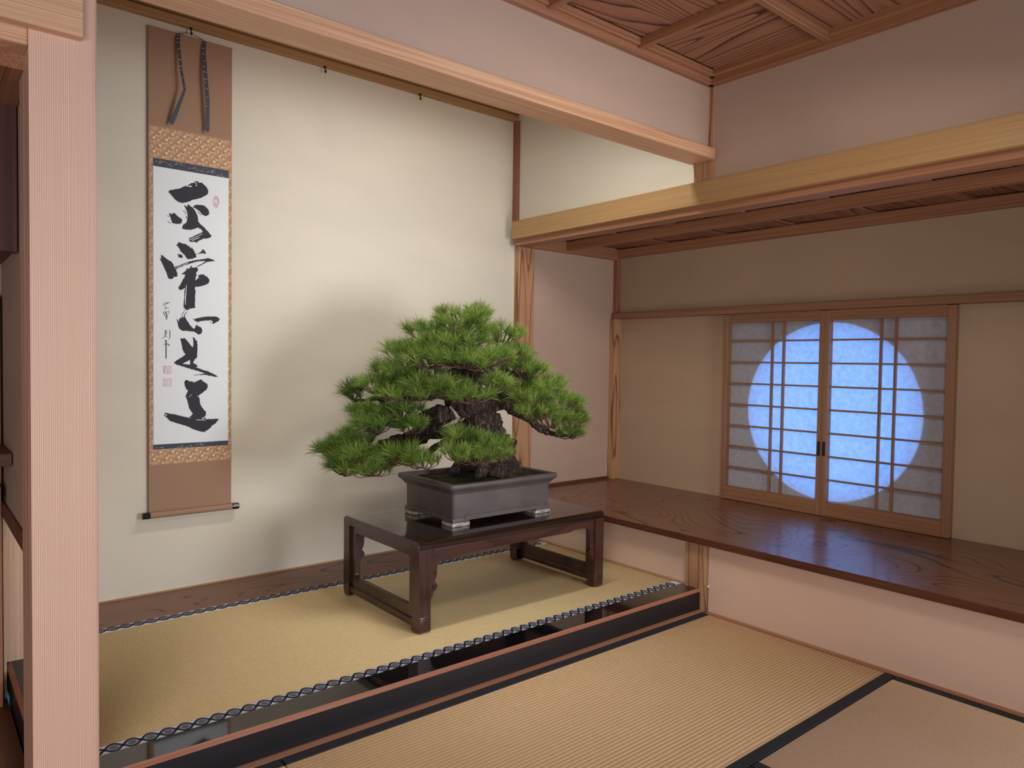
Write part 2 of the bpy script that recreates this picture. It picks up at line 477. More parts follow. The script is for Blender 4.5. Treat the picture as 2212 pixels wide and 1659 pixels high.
for i in range(n):
    j = (i+1) % n
    (i0, o0), (i1, o1) = loops
    bm.faces.new((i0[i], o0[i], o0[j], i0[j])); bm.faces.new((i1[i], i1[j], o1[j], o1[i]))
    bm.faces.new((i0[i], i0[j], i1[j], i1[i])); bm.faces.new((o0[i], o1[i], o1[j], o0[j]))
bmesh.ops.recalc_face_normals(bm, faces=list(bm.faces))
wrb = struct('wall_recess_back', bm, P_RECESS, 'plaster back wall of the window recess pierced by a round opening', 'wall')

struct('wall_recess_near', B(0.05, XB+0.1, -3.06, -2.92, 0.25, 1.95), P_RECESS, 'end wall of the window recess toward the viewer', 'wall')
# ---- recess ceiling: overlapping boards, batten, cornices
rc = tag(obj('ceiling_recess', B(0.05, XB+0.05, -3.0, 1.42, 1.895, 1.93), W_CEIL_A), 'lapped cedar board ceiling over the window recess', 'ceiling', None, 'structure')
bm = new()
prism(bm, [(-0.215, 0.000), (0.212, 0.012), (0.212, 0.021), (-0.215, 0.009)], 'x', 0.07, XB)
board0 = bm
me0 = None
for k in range(11):
    yc = 1.15 - 0.425*k
    if me0 is None:
        o = obj('ceiling_board', board0, W_CEIL_A, rc); me0 = o.data
    else:
        o = bpy.data.objects.new('ceiling_board', me0); COL.objects.link(o); attach(o, rc)
    o.location = (0, yc, 1.866)
struct('trim_1', B(0.42, 0.455, -3.0, 1.38, 1.812, 1.868, bev=0.002), W_RED_Y, 'ceiling batten running along the middle of the recess ceiling', 'batten')
struct('trim_2', B(XB-0.035, XB, -3.0, 1.38, 1.812, 1.868, bev=0.002), W_RED_Y, 'cornice where the recess ceiling meets the wall with the paper window', 'cornice')
struct('trim_3', B(0.10, XB-0.035, 1.345, 1.38, 1.80, 1.868, bev=0.002), W_RED_X, 'short cornice over the narrow end wall of the recess', 'cornice')

# ---- lintels of the right wall
struct('trim_4', B(-0.03, XR+0.01, -5.0, 1.337, 1.829, 1.931, bev=0.0015), W_PALE_Y, 'long pale cypress lintel along the right wall', 'lintel')
struct('trim_5', B(0.0, 0.09, -5.0, 1.345, 1.795, 1.829, bev=0.001), W_RED_Y, 'reddish grooved head rail under the long pale lintel', 'rail')
struct('trim_6', B(0.05, 0.09, -5.0, 1.345, 1.829, 1.90), W_RED_Y, 'inner backing strip of the reddish head rail', 'rail')
# ---- kamoi above the shoji, corner posts
struct('trim_7', B(0.872, XB+0.005, -2.92, 1.352, 1.405, 1.444, bev=0.0015), W_SHOJI_Y, 'wooden rail along the recess wall above the paper screens', 'rail')
struct('trim_8', B(0.868, XB+0.01, 1.33, 1.385, ZS, 1.406, bev=0.002), W_BEAM_Z, 'slim post in the inner corner of the recess below the rail', 'post')
struct('trim_9', B(0.895, XB+0.01, 1.345, 1.385, 1.40, 1.815, bev=0.003), W_RED_Z, 'slim post in the inner corner of the recess above the rail', 'post')
struct('trim_10', B(0.10, 0.868, 1.365, 1.38, ZS, ZS+0.016), W_DARK_X, 'thin dark strip at the foot of the recess end wall', 'baseboard')
struct('trim_11', B(0.045, 0.165, 1.355, 1.42, 0.0, 1.80, bev=0.004), W_BEAM_Z, 'figured corner post between the alcove and the window recess', 'post')
struct('trim_12', B(0.022, 0.08, 1.352, 1.41, 1.90, 2.532, bev=0.003), W_RED_Z, 'slim corner post above the lintel at the back of the alcove', 'post')

# ---- right front post of the alcove: chamfered, in two lengths above the lintel and below the desk
def chamfered(z0, z1):
    return prism(new(), [(0.006, 0.083), (0.09, 0.083), (0.09, -0.045), (0.020, -0.045), (0.006, -0.012)], 'z', z0, z1)
struct('trim_13', chamfered(-0.05, 0.305), W_BEAM_Z, 'chamfered cedar post below the desk board at the end of the black step', 'post')
struct('trim_14', chamfered(1.925, 2.40), W_BEAM_Z, 'chamfered cedar post above the lintel where the header beam ends', 'post')

# ---- header beam, back wall mouldings
struct('header_beam', B(-2.43, 0.004, -0.031, 0.098, 2.023, 2.071, bev=0.0015), W_BEAM, 'pale cedar header beam spanning the front of the alcove', 'beam')
struct('trim_15', B(-2.6, 0.05, 1.368, YB, 2.531, 2.566, bev=0.002), W_TAN_X, 'picture moulding of the alcove that carries the scroll hooks', 'moulding')
struct('trim_16', B(-2.6, 0.05, 1.352, YB, 2.570, 2.625, bev=0.003), W_TAN_X, 'upper cornice of the alcove above the hook moulding', 'cornice')
struct('trim_17', B(-0.03, 0.05, 0.09, 1.352, 2.570, 2.625, bev=0.003), W_PALE_Y, 'cornice of the alcove along its right wall', 'cornice')

# ---- room ceiling: battens in a grid, one board per cell
ceil = tag(obj('ceiling', B(-6.0, XR+0.05, -5.0, 0.05, ZC+0.012, ZC+0.04), W_CEIL_B), 'coffered cedar ceiling of the room', 'ceiling', None, 'structure')
XBAT = [-0.02 - 0.487*k for k in range(13)]
YBAT = [-0.05 - 0.493*k for k in range(11)]
bd = {}
for i in range(12):
    for j in range(10):
        xa, xb_, ya, yb_ = XBAT[i+1], XBAT[i], YBAT[j+1], YBAT[j]
        key = (i+j) % 2
        if key not in bd:
            b = B(-0.243, 0.243, -0.246, 0.246, 0.0, 0.012)
            o = obj('ceiling_board', b, W_CEIL_A if key else W_CEIL_B, ceil); bd[key] = o.data
        else:
            o = bpy.data.objects.new('ceiling_board', bd[key]); COL.objects.link(o); attach(o, ceil)
        o.location = ((xa+xb_)/2, (ya+yb_)/2, ZC)
for x in XBAT[1:]:
    obj('batten', B(x-0.014, x+0.014, -5.0, -0.03, ZC-0.036, ZC+0.002, bev=0.004), W_RED_Y, ceil)
for y in YBAT[1:]:
    obj('batten', B(-6.0, -0.01, y-0.014, y+0.014, ZC-0.035, ZC+0.001, bev=0.004), W_RED_X, ceil)
for a in ((-6.0, 0.008, -0.020, 0.012, ZC-0.052, ZC+0.004), (-6.0, 0.008, -0.040, 0.010, ZC-0.026, ZC+0.004)):
    obj('cornice', B(*a, bev=0.003), W_RED_X, ceil)
for a in ((-0.024, XR+0.004, -5.0, 0.0, ZC-0.052, ZC+0.004), (-0.044, XR+0.002, -5.0, 0.0, ZC-0.026, ZC+0.004)):
    obj('cornice', B(*a, bev=0.003), W_RED_Y, ceil)

# ---- main post on the left of the alcove (rounded right edge)
pl, pr = at_y(66, 830, -0.02).x, at_y(210.5, 830, -0.02).x
pts = [(pl, -0.02), (pl, 0.15), (pr+0.004, 0.15)]
for k in range(9):
    a = k/8*math.pi/2
    pts.append((pr+0.004-0.030*(1-math.cos(a)), -0.02+0.018*(1-math.sin(a))))
struct('alcove_post', prism(new(), pts, 'z', -0.05, 2.45), W_POST, 'broad edge-grain cedar post at the left of the alcove', 'post', smooth=40)

# ---- what shows left of the post: side alcove
struct('trim_18', B(-4.6, at_y(180, 40, -0.05).x, -0.052, -0.018, 1.838, 1.965, bev=0.0015), W_BEAM, 'pale cedar rail lapping over the front of the broad post', 'rail')
struct('trim_19', B(-4.6, pl, -0.016, 0.09, 1.803, 1.842, bev=0.0015), W_BEAM, 'head beam of the side alcove ending against the broad post', 'beam')
struct('wall_header_left', B(-6.0, pl, 0.0, 0.06, 1.842, 2.45), P_ROOM, 'plaster wall above the side alcove', 'wall')
struct('wall_partition', B(-2.528, -2.46, 0.15, 1.42, 0.655, 2.75), P_ROOM, 'plaster partition between the main and the side alcove', 'wall')
struct('wall_partition_low', B(-2.528, -2.46, 0.955, 1.44, -0.05, 0.66), P_ROOM, 'lower end of the partition behind the pale panel', 'wall')
struct('trim_20', B(-2.534, -2.455, 0.15, 0.86, 0.605, 0.655, bev=0.002), W_DARK_X, 'rail over the low opening in the partition', 'rail')
struct('trim_21', B(-2.538, -2.520, 0.86, 0.95, 0.0, 0.66, bev=0.002), W_PANEL, 'thin jamb at the far side of the low opening', 'post')
struct('trim_22', B(-2.520, -2.41, 0.935, 0.955, ZT, 0.66), W_PANEL, 'smooth pale wooden panel seen through the low opening', 'panel')
struct('wall_side_alcove', B(-6.0, -2.528, 0.86, 0.92, 0.0, 2.45), P_ROOM, 'back wall of the side alcove', 'wall')
struct('trim_23', B(-4.6, -2.535, 0.80, 0.86, -0.05, 1.3, bev=0.002), W_RED_Z, 'wooden board behind the shelf of the side alcove', 'panel')
cb = empty('wall_cabinet', (-3.2, 0.60, 1.39), 'dark stained hanging cabinet with black doors in the side alcove', 'cabinet')
obj('body', B(-3.9, -2.531, 0.39, 0.855, 1.40, 1.80), W_DARK_X, cb)
obj('frame_rail', B(-3.9, -2.575, 0.365, 0.392, 1.755, 1.80, bev=0.002), W_DARK_X, cb)
obj('frame_rail', B(-3.9, -2.575, 0.365, 0.392, 1.40, 1.455, bev=0.002), W_DARK_X, cb)
obj('frame_stile', B(-2.575, -2.531, 0.362, 0.392, 1.386, 1.80, bev=0.002), W_DARK_Z, cb)
d = obj('door', B(-3.2, -2.575, 0.375, 0.39, 1.455, 1.755), M_DOOR, cb)
struct('ceiling_side', B(-6.0, -2.50, 0.0, 0.95, 1.842, 1.87), W_RED_X, 'board ceiling of the side alcove over the hanging cabinet', 'ceiling')
struct('trim_25', B(-2.60, -2.530, 0.06, 0.86, 1.77, 1.803), W_RED_Y, 'cornice along the partition in the side alcove', 'cornice')
tag(obj('shelf_board', B(-3.6, -2.531, 0.54, 0.80, 0.797, 0.833, bev=0.001), W_DARK_X), 'thick dark wooden shelf fixed in the side alcove', 'shelf')
tag(obj('ledge_board', B(-3.6, -2.545, 0.70, 0.80, 0.66, 0.715, bev=0.001), W_RED_X), 'lower red brown shelf under the thick dark shelf', 'shelf')
fl = struct('floor_side', B(-4.6, -2.52, 0.02, 0.86, -0.05, 0.0), W_FLOORBOARD, 'dark reddish board floor of the side alcove', 'floor')
ks = empty('side_step', (-2.48, 0.54, 0.0), 'black lacquered edge of the alcove floor behind the broad post', 'step')
obj('lacquered_face', prism(new(), [(-2.515, -0.05), (-2.515, 0.080), (-2.504, ZT), (-2.43, ZT), (-2.43, -0.05)], 'y', 0.152, 0.934), M_LACQ_F, ks)
obj('chamfer_edge', prism(new(), [(-2.5155, 0.0795), (-2.5035, ZT+0.0006), (-2.5015, ZT-0.002), (-2.513, 0.0770)], 'y', 0.152, 0.934), W_RED_Y, ks)

# ---- alcove floor: black step, back board, base trims
kam = empty('lacquered_step', (-1.2, 0.05, 0.0), 'glossy black lacquered front step of the alcove with a bare wood edge', 'step')
KX0, KX1 = -2.43, 0.006
obj('top_face', B(KX0, KX1, 0.012, 0.107, 0.05, ZT), M_LACQ, kam)
obj('front_face', prism(new(), [(0.0, -0.05), (0.0, 0.0815), (0.0125, 0.0915), (0.05, 0.0915), (0.05, -0.05)], 'x', KX0, KX1), M_LACQ_F, kam)
obj('chamfer_edge', prism(new(), [(-0.0006, 0.0812), (0.0120, 0.0926), (0.0135, 0.0912), (0.001, 0.0800)], 'x', KX0, KX1-0.0005), M_CHAMF, kam)
struct('trim_26', B(-3.3, 0.006, -0.030, -0.001, -0.05, 0.003, bev=0.001), ribwood('sill_lines', srgb(166, 118, 90), srgb(108, 70, 50), 'x', 'y', 0.006), 'narrow grooved wooden strip along the foot of the black step', 'strip')
struct('alcove_floor', B(KX0, 0.02, 0.10, YB, 0.0, ZT-0.034), W_FLOORBOARD, 'boarding under the alcove mat', 'floor')
tag(obj('back_board', B(KX0, 0.03, 1.086, 1.40, ZT-0.034, ZT, bev=0.001), W_BOARD), 'brown figured wooden board along the back of the alcove floor', 'board', None, 'structure')
struct('trim_27', B(KX0, 0.04, 1.392, 1.40, ZT, ZT+0.006), W_TAN_X, 'thin strip where the alcove back wall meets the brown board', 'baseboard')
struct('trim_28', B(0.016, 0.036, 0.088, 1.388, ZT-0.02, ZT+0.004, bev=0.001), W_TAN_X, 'thin strip between the alcove mat and the right wall', 'baseboard')
struct('trim_29', B(-0.017, XR, -5.0, -0.045, -0.05, 0.002), W_RED_Y, 'narrow wooden strip between the room mats and the right wall', 'strip')

# ---- desk board
desk = empty('desk_board', (0.4, -0.6, 0.30), 'long glossy zelkova desk board under the paper window', 'desk')
obj('top', B(-0.018, XB+0.0, -2.92, 1.378, 0.305, ZS, bev=0.001), W_DESK, desk)
obj('front_edge', B(-0.021, -0.016, -2.92, 1.353, 0.303, ZS-0.001, bev=0.001), W_DESK_EDGE, desk)

# ================================================================ STRAW MATS
def ribbed(x0, x1, y0, y1, zb, zt, run, pitch, depth):
    """woven surface: ridges along `run`, one shallow round ridge per pitch"""
    bm = new()
    a0, a1 = (y0, y1) if run == 'x' else (x0, x1)
    n = max(1, round((a1-a0)/pitch)); p = (a1-a0)/n
    prof = []
    for i in range(n):
        for k, h in ((0.0, 0.0), (0.18, 0.72), (0.5, 1.0), (0.82, 0.72)):
            prof.append((a0+(i+k)*p, zt-depth+depth*h))
    prof.append((a1, zt-depth))
    e0, e1 = (x0, x1) if run == 'x' else (y0, y1)
    segs = 1
    mk = (lambda w, u, z: (w, u, z)) if run == 'x' else (lambda w, u, z: (u, w, z))
    A = [bm.verts.new(mk(e0, u, z)) for u, z in prof]; C = [bm.verts.new(mk(e1, u, z)) for u, z in prof]
    for i in range(len(prof)-1):
        f = bm.faces.new((A[i], C[i], C[i+1], A[i+1])); f.smooth = True
    Ab = [bm.verts.new(mk(e0, a, zb)) for a in (a0, a1)]; Cb = [bm.verts.new(mk(e1, a, zb)) for a in (a0, a1)]
    bm.faces.new([Ab[0]] + A + [Ab[1]]); bm.faces.new([Cb[0]] + C + [Cb[1]])
    bm.faces.new((Ab[0], Cb[0], C[0], A[0])); bm.faces.new((Ab[1], Cb[1], C[-1], A[-1])); bm.faces.new((Ab[0], Ab[1], Cb[1], Cb[0]))
    bmesh.ops.recalc_face_normals(bm, faces=list(bm.faces))
    return bm

def mat_thing(x0, x1, y0, y1, run, surf, label, hw=0.036):
    t = empty('tatami_mat', ((x0+x1)/2, (y0+y1)/2, -0.05), label, 'mat')
    g = 0.0015
    if run == 'x':   # borders on the long (x) sides
        obj('woven_surface', ribbed(x0+g, x1-g, y0+hw, y1-hw, -0.05, 0.0, 'x', 0.0148, 0.0018), surf, t)
        for a, b in ((y0+g, y0+hw+0.001), (y1-hw-0.001, y1-g)):
            obj('cloth_border', B(x0+g, x1-g, a, b, -0.05, 0.0015, bev=0.0012, seg=2), M_HERI, t)
    else:
        obj('woven_surface', ribbed(x0+hw, x1-hw, y0+g, y1-g, -0.05, 0.0, 'y', 0.0148, 0.0018), surf, t)
        for a, b in ((x0+g, x0+hw+0.001), (x1-hw-0.001, x1-g)):
            obj('cloth_border', B(a, b, y0+g, y1-g, -0.05, 0.0015, bev=0.0012, seg=2), M_HERI, t)
    return t
XS = at_z(607, 1642, 0).x
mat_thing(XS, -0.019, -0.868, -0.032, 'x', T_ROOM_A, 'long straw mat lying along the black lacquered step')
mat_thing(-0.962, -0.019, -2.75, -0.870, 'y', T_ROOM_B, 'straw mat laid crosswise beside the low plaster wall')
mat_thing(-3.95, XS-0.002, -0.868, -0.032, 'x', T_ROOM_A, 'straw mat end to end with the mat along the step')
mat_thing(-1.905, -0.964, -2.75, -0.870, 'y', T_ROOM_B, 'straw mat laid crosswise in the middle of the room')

# alcove mat with brocade borders
tm = empty('alcove_mat', (-1.2, 0.6, ZT-0.034), 'straw mat with white and navy brocade borders on the alcove floor', 'mat')
AX0, AX1 = -2.425, 0.0155
ZM = ZT-0.0034
obj('woven_surface', ribbed(AX0, AX1, 0.156, 1.037, ZT-0.034, ZM+0.001, 'x', 0.0140, 0.0010), T_TOKO, tm)
def lens(cx, cy, hl, hw, z, n=12):
    up = [(cx-hl+2*hl*i/n, cy+hw*(1-abs(2*i/n-1)**2.2), z) for i in range(n+1)]
    lo = [(cx-hl+2*hl*i/n, cy-hw*(1-abs(2*i/n-1)**2.2), z) for i in range(n-1, 0, -1)]
    return up+lo
def flat(bm, pts, mi):
    f = bm.faces.new([bm.verts.new(p) for p in pts]); f.material_index = mi
    if f.normal.z < 0: f.normal_flip()
    return f
for ya, yb in ((0.107, 0.1575), (1.036, 1.0855)):
    bd_ = obj('brocade_border', B(AX0, AX1, ya, yb, ZT-0.034, ZM+0.002, bev=0.0015, seg=2), M_HERI_W, tm)
    yc = (ya+yb)/2; hw = (yb-ya)/2
    bm = new(); pitch = 0.0445; z = ZM+0.0023
    k = 0; x = AX0+0.028
    while x < AX1-0.02:
        flat(bm, lens(x, yc, pitch*0.56, hw*0.99, z), 0)
        flat(bm, lens(x, yc, pitch*0.37, hw*0.58, z+0.0002), 1)
        flat(bm, lens(x, yc, pitch*0.27, hw*0.40, z+0.0004), 0)
        for dx in (-0.004, 0.0, 0.004):
            flat(bm, [(x+dx-0.0010, yc-0.006, z+0.0006), (x+dx+0.0010, yc-0.006, z+0.0006), (x+dx+0.0010, yc+0.006, z+0.0006), (x+dx-0.0010, yc+0.006, z+0.0006)], 1)
        for sx in (-1, 1):      # little leaves at the ends of each medallion
            flat(bm, lens(x+sx*pitch*0.19, yc, 0.0030, 0.0022, z+0.0006, 4), 1)
        for sy in (-1, 1):      # speckled ground between the medallions
            for u, v in ((0.5, 0.55), (0.5, 0.85), (0.40, 0.85), (0.60, 0.85), (0.5, 0.30)):
                px_, py_ = x+pitch*u, yc+sy*hw*v
                if px_ > AX1-0.004: continue
                flat(bm, [(px_-0.0014, py_, z+0.0001), (px_, py_-0.0014, z+0.0001), (px_+0.0014, py_, z+0.0001), (px_, py_+0.0014, z+0.0001)], 0)
        x += pitch
    obj('medallion_pattern', bm, [M_HERI_N, M_HERI_G], bd_)['kind'] = 'stuff'

# ================================================================ PAPER SCREENS
XP = 0.9262
def shoji(y_hi, y_lo, vbars, pull_y, sw_hi, sw_lo, label):
    t = empty('shoji_screen', (0.89, (y_hi+y_lo)/2, ZS), label, 'screen', 'sliding paper screens over the round window')
    x0, x1 = 0.886, 0.9285
    zb, ztp = ZS+0.002, 1.408
    pb, ptop = 0.411, 1.353
    obj('stile', B(x0, x1, y_hi-sw_hi, y_hi, zb, ztp-0.006, bev=0.0015), W_SHOJI_Z, t)
    obj('stile', B(x0, x1, y_lo, y_lo+sw_lo, zb, ztp-0.006, bev=0.0015), W_SHOJI_Z, t)
    a, b = y_lo+sw_lo, y_hi-sw_hi
    obj('bottom_rail', B(x0+0.001, x1, a, b, zb, pb, bev=0.001), W_SHOJI_Y, t)
    obj('top_rail', B(x0+0.001, x1, a, b, ptop, ztp-0.004, bev=0.001), W_SHOJI_Y, t)
    zs = [1.2505-0.1213*k for k in range(7)]
    for z in zs:
        obj('lattice_bar', B(0.910, 0.9258, a, b, z-0.0045, z+0.0045), W_SHOJI_Y, t)
    for y in vbars:
        obj('lattice_bar', B(0.909, 0.9260, y-0.005, y+0.005, pb, ptop), W_SHOJI_Z, t)
    ed_y = [a] + sorted(vbars) + [b]; ed_z = [pb] + zs[::-1] + [ptop]
    for i in range(len(ed_y)-1):
        for j in range(len(ed_z)-1):
            obj('paper_pane', B(XP, XP+0.0006, ed_y[i], ed_y[i+1], ed_z[j], ed_z[j+1]), M_SHOJI, t)
    obj('finger_pull', B(x0-0.0008, x0+0.003, pull_y-0.008, pull_y+0.008, 0.648, 0.722), M_PULL, t)
    return t
shoji(0.502, -0.099, [0.209, 0.141], -0.086, 0.027, 0.026, 'sliding paper screen on the side of the round window toward the pine')
shoji(-0.100, -0.712, [-0.374, -0.444], -0.113, 0.026, 0.036, 'sliding paper screen on the side of the round window away from the pine')
struct('window_1', B(XB+0.085, XB+0.098, cy-0.55, cy+0.55, cz-0.55, cz-0.485), W_SHOJI_Y, 'sill outside the round window', 'window')

# ================================================================ SCROLL
YS = 1.384
sx0, sx1 = -1.9725, -1.6295
scr = empty('hanging_scroll', ((sx0+sx1)/2, YS, 0.43), 'hanging calligraphy scroll in brown mounting with navy streamers', 'scroll')
obj('mounting', B(sx0, sx1, YS, YS+0.002, 0.445, 2.494), M_MOUNT, scr)
px0, px1 = -1.9555, -1.6435
def brocade(u0, u1, v0, v1, y):
    """pine, bamboo and plum arabesque woven in a half-drop repeat"""
    bm = new(); a, b = 0.0490, 0.0283
    def disc(u, v, r, rv=None, n=7):
        rv = rv or r
        P = [(u+r*math.cos(2*math.pi*k/n), v+rv*math.sin(2*math.pi*k/n)) for k in range(n)]
        poly(P)
    def poly(P, dy=0.0):
        if all(u0 <= p[0] <= u1 and v0 <= p[1] <= v1 for p in P) and not any(px0-0.0005 < p[0] < px1+0.0005 and 0.718 < p[1] < 1.9515 for p in P):
            bm.faces.new([bm.verts.new((p[0], y-dy, p[1])) for p in P])
    def stroke(P, w, dy=0.0):
        for i in range(len(P)-1):
            (x0, z0), (x1, z1) = P[i], P[i+1]; L = math.hypot(x1-x0, z1-z0) or 1
            nx, nz = -(z1-z0)/L*w, (x1-x0)/L*w
            poly([(x0-nx, z0-nz), (x1-nx, z1-nz), (x1+nx, z1+nz), (x0+nx, z0+nz)], dy + 0.00005*i)
    for r in range(-2, int((2.1-0.6)/b)+3):
        for c in range(-1, 10):
            u = sx0 + c*a + (a/2 if r % 2 else 0); v = 2.10 - r*b
            for k in range(6):
                disc(u+0.0058*math.cos(k*math.pi/3), v+0.0055*math.sin(k*math.pi/3), 0.0021, None, 6)
            disc(u, v, 0.0014, None, 6)
            disc(u+0.021, v-0.008, 0.0066, 0.0056, 9)
            arc = [(u-0.010+0.0010*k, v+0.0125*math.sin(min(1, k/24)*math.pi)*0.9) for k in range(0, 25, 4)]
            stroke(arc, 0.0006, 0.0004)
            for dx, dz in ((-0.003, 0.012), (0.001, 0.014), (0.008, 0.010)):
                stroke([(u+0.0125, v+0.006), (u+0.0125+dx, v+0.006+dz)], 0.0011, 0.0008+dx*0.01)
            for dx, dz in ((-0.013, 0.003), (-0.014, -0.001), (-0.012, 0.008)):
                stroke([(u-0.011, v+0.000), (u-0.011+dx, v+dz)], 0.0011, 0.0012+dz*0.01)
    return bm
def navy_fig(u0, u1, v0, v1, y, seed):
    bm = new(); R = random.Random(seed)
    for k in range(int((u1-u0)/0.042)):
        cu = u0+0.02+k*0.042+R.uniform(-.006, .006); cv = R.uniform(v0, v1)
        for q in range(5):
            an = R.choice((-0.25, -0.1, 0.5, 0.2)) + R.uniform(-.15, .15); L = R.uniform(0.010, 0.028)
            for s_ in range(int(L/0.0035)):
                uu = cu+math.cos(an)*s_*0.0035*R.choice((1, 1, -1)); vv = cv+math.sin(an)*s_*0.0035
                if u0 < uu < u1-0.003 and v0+0.001 < vv < v1-0.001:
                    bm.faces.new([bm.verts.new((uu+p, y, vv+w)) for p, w in ((0, -0.0006), (0.0028, -0.0002), (0.0028, 0.0010), (0, 0.0006))])
    return bm
br = obj('brocade_panel', B(sx0, sx1, YS-0.0006, YS, 0.6495, 2.087), M_BROC, scr)
obj('woven_figure', brocade(sx0+0.0005, sx1-0.0005, 0.6505, 2.086, YS-0.0010), M_BROC_P, br)['kind'] = 'stuff'
for a, b, sd in ((1.9165, 1.951, 3), (0.7185, 0.7395, 9)):
    nb = obj('navy_band', B(px0, px1, YS-0.0016, YS, a, b), M_NAVY, scr)
    obj('gold_figure', navy_fig(px0, px1, a, b, YS-0.0019, sd), M_GOLD, nb)['kind'] = 'stuff'
pap = obj('paper', B(px0, px1, YS-0.0018, YS, 0.7385, 1.917), M_PAPER, scr)

YI = YS-0.0022
def P2(win, pts):
    ox, oy, s = win
    out = []
    for a, b in pts:
        v = at_y(ox+a*s, oy+b*s, YI); out.append((v.x, v.z))
    return out
def inkpoly(polys, y, name, mat, parent):
    bm = new()
    for k, pts in enumerate(polys):
        vs = [bm.verts.new((p[0], y-0.00004*k, p[1])) for p in pts]
        for tri in tessellate_polygon([[Vector((p[0], p[1], 0)) for p in pts]]):
            try: bm.faces.new([vs[i] for i in tri])
            except ValueError: pass
    for f in bm.faces:
        f.normal_update()
        if f.normal.y > 0: f.normal_flip()
    return obj(name, bm, mat, parent)
def ragged(pts, seed):
    """brush-hair roughness along the outline of a stroke"""
    R = random.Random(seed); out = []
    for i in range(len(pts)):
        (x0, y0), (x1, y1) = pts[i], pts[(i+1) % len(pts)]
        L = math.hypot(x1-x0, y1-y0); n = max(1, int(L/16))
        for k in range(n):
            t = k/n; j = 0 if k == 0 else R.gauss(0, 3.6)
            out.append((x0+(x1-x0)*t - (y1-y0)/max(L, 1)*j, y0+(y1-y0)*t + (x1-x0)/max(L, 1)*j))
    return out
def ribbon(pts, w):
    """polyline with round-ish ends as polygons"""
    out = []
    for i in range(len(pts)-1):
        (x0, z0), (x1, z1) = pts[i], pts[i+1]; L = math.hypot(x1-x0, z1-z0) or 1e-6
        tx, tz = (x1-x0)/L*w*0.5, (z1-z0)/L*w*0.5
        nx, nz = -tz, tx
        out.append([(x0-tx*.6-nx, z0-tz*.6-nz), (x1+tx*.6-nx, z1+tz*.6-nz), (x1+tx, z1+tz), (x1+tx*.6+nx, z1+tz*.6+nz), (x0-tx*.6+nx, z0-tz*.6+nz), (x0-tx, z0-tz)])
    return out
WA = (330, 380, 170/1880.); WB = (330, 520, 170/1880.); WC = (330, 660, 170/1763.); WD = (330, 800, 170/1880.)
WE = (340, 630, 50/553.); WF = (340, 780, 50/1382.); WG = (450, 415, 40/1659.)
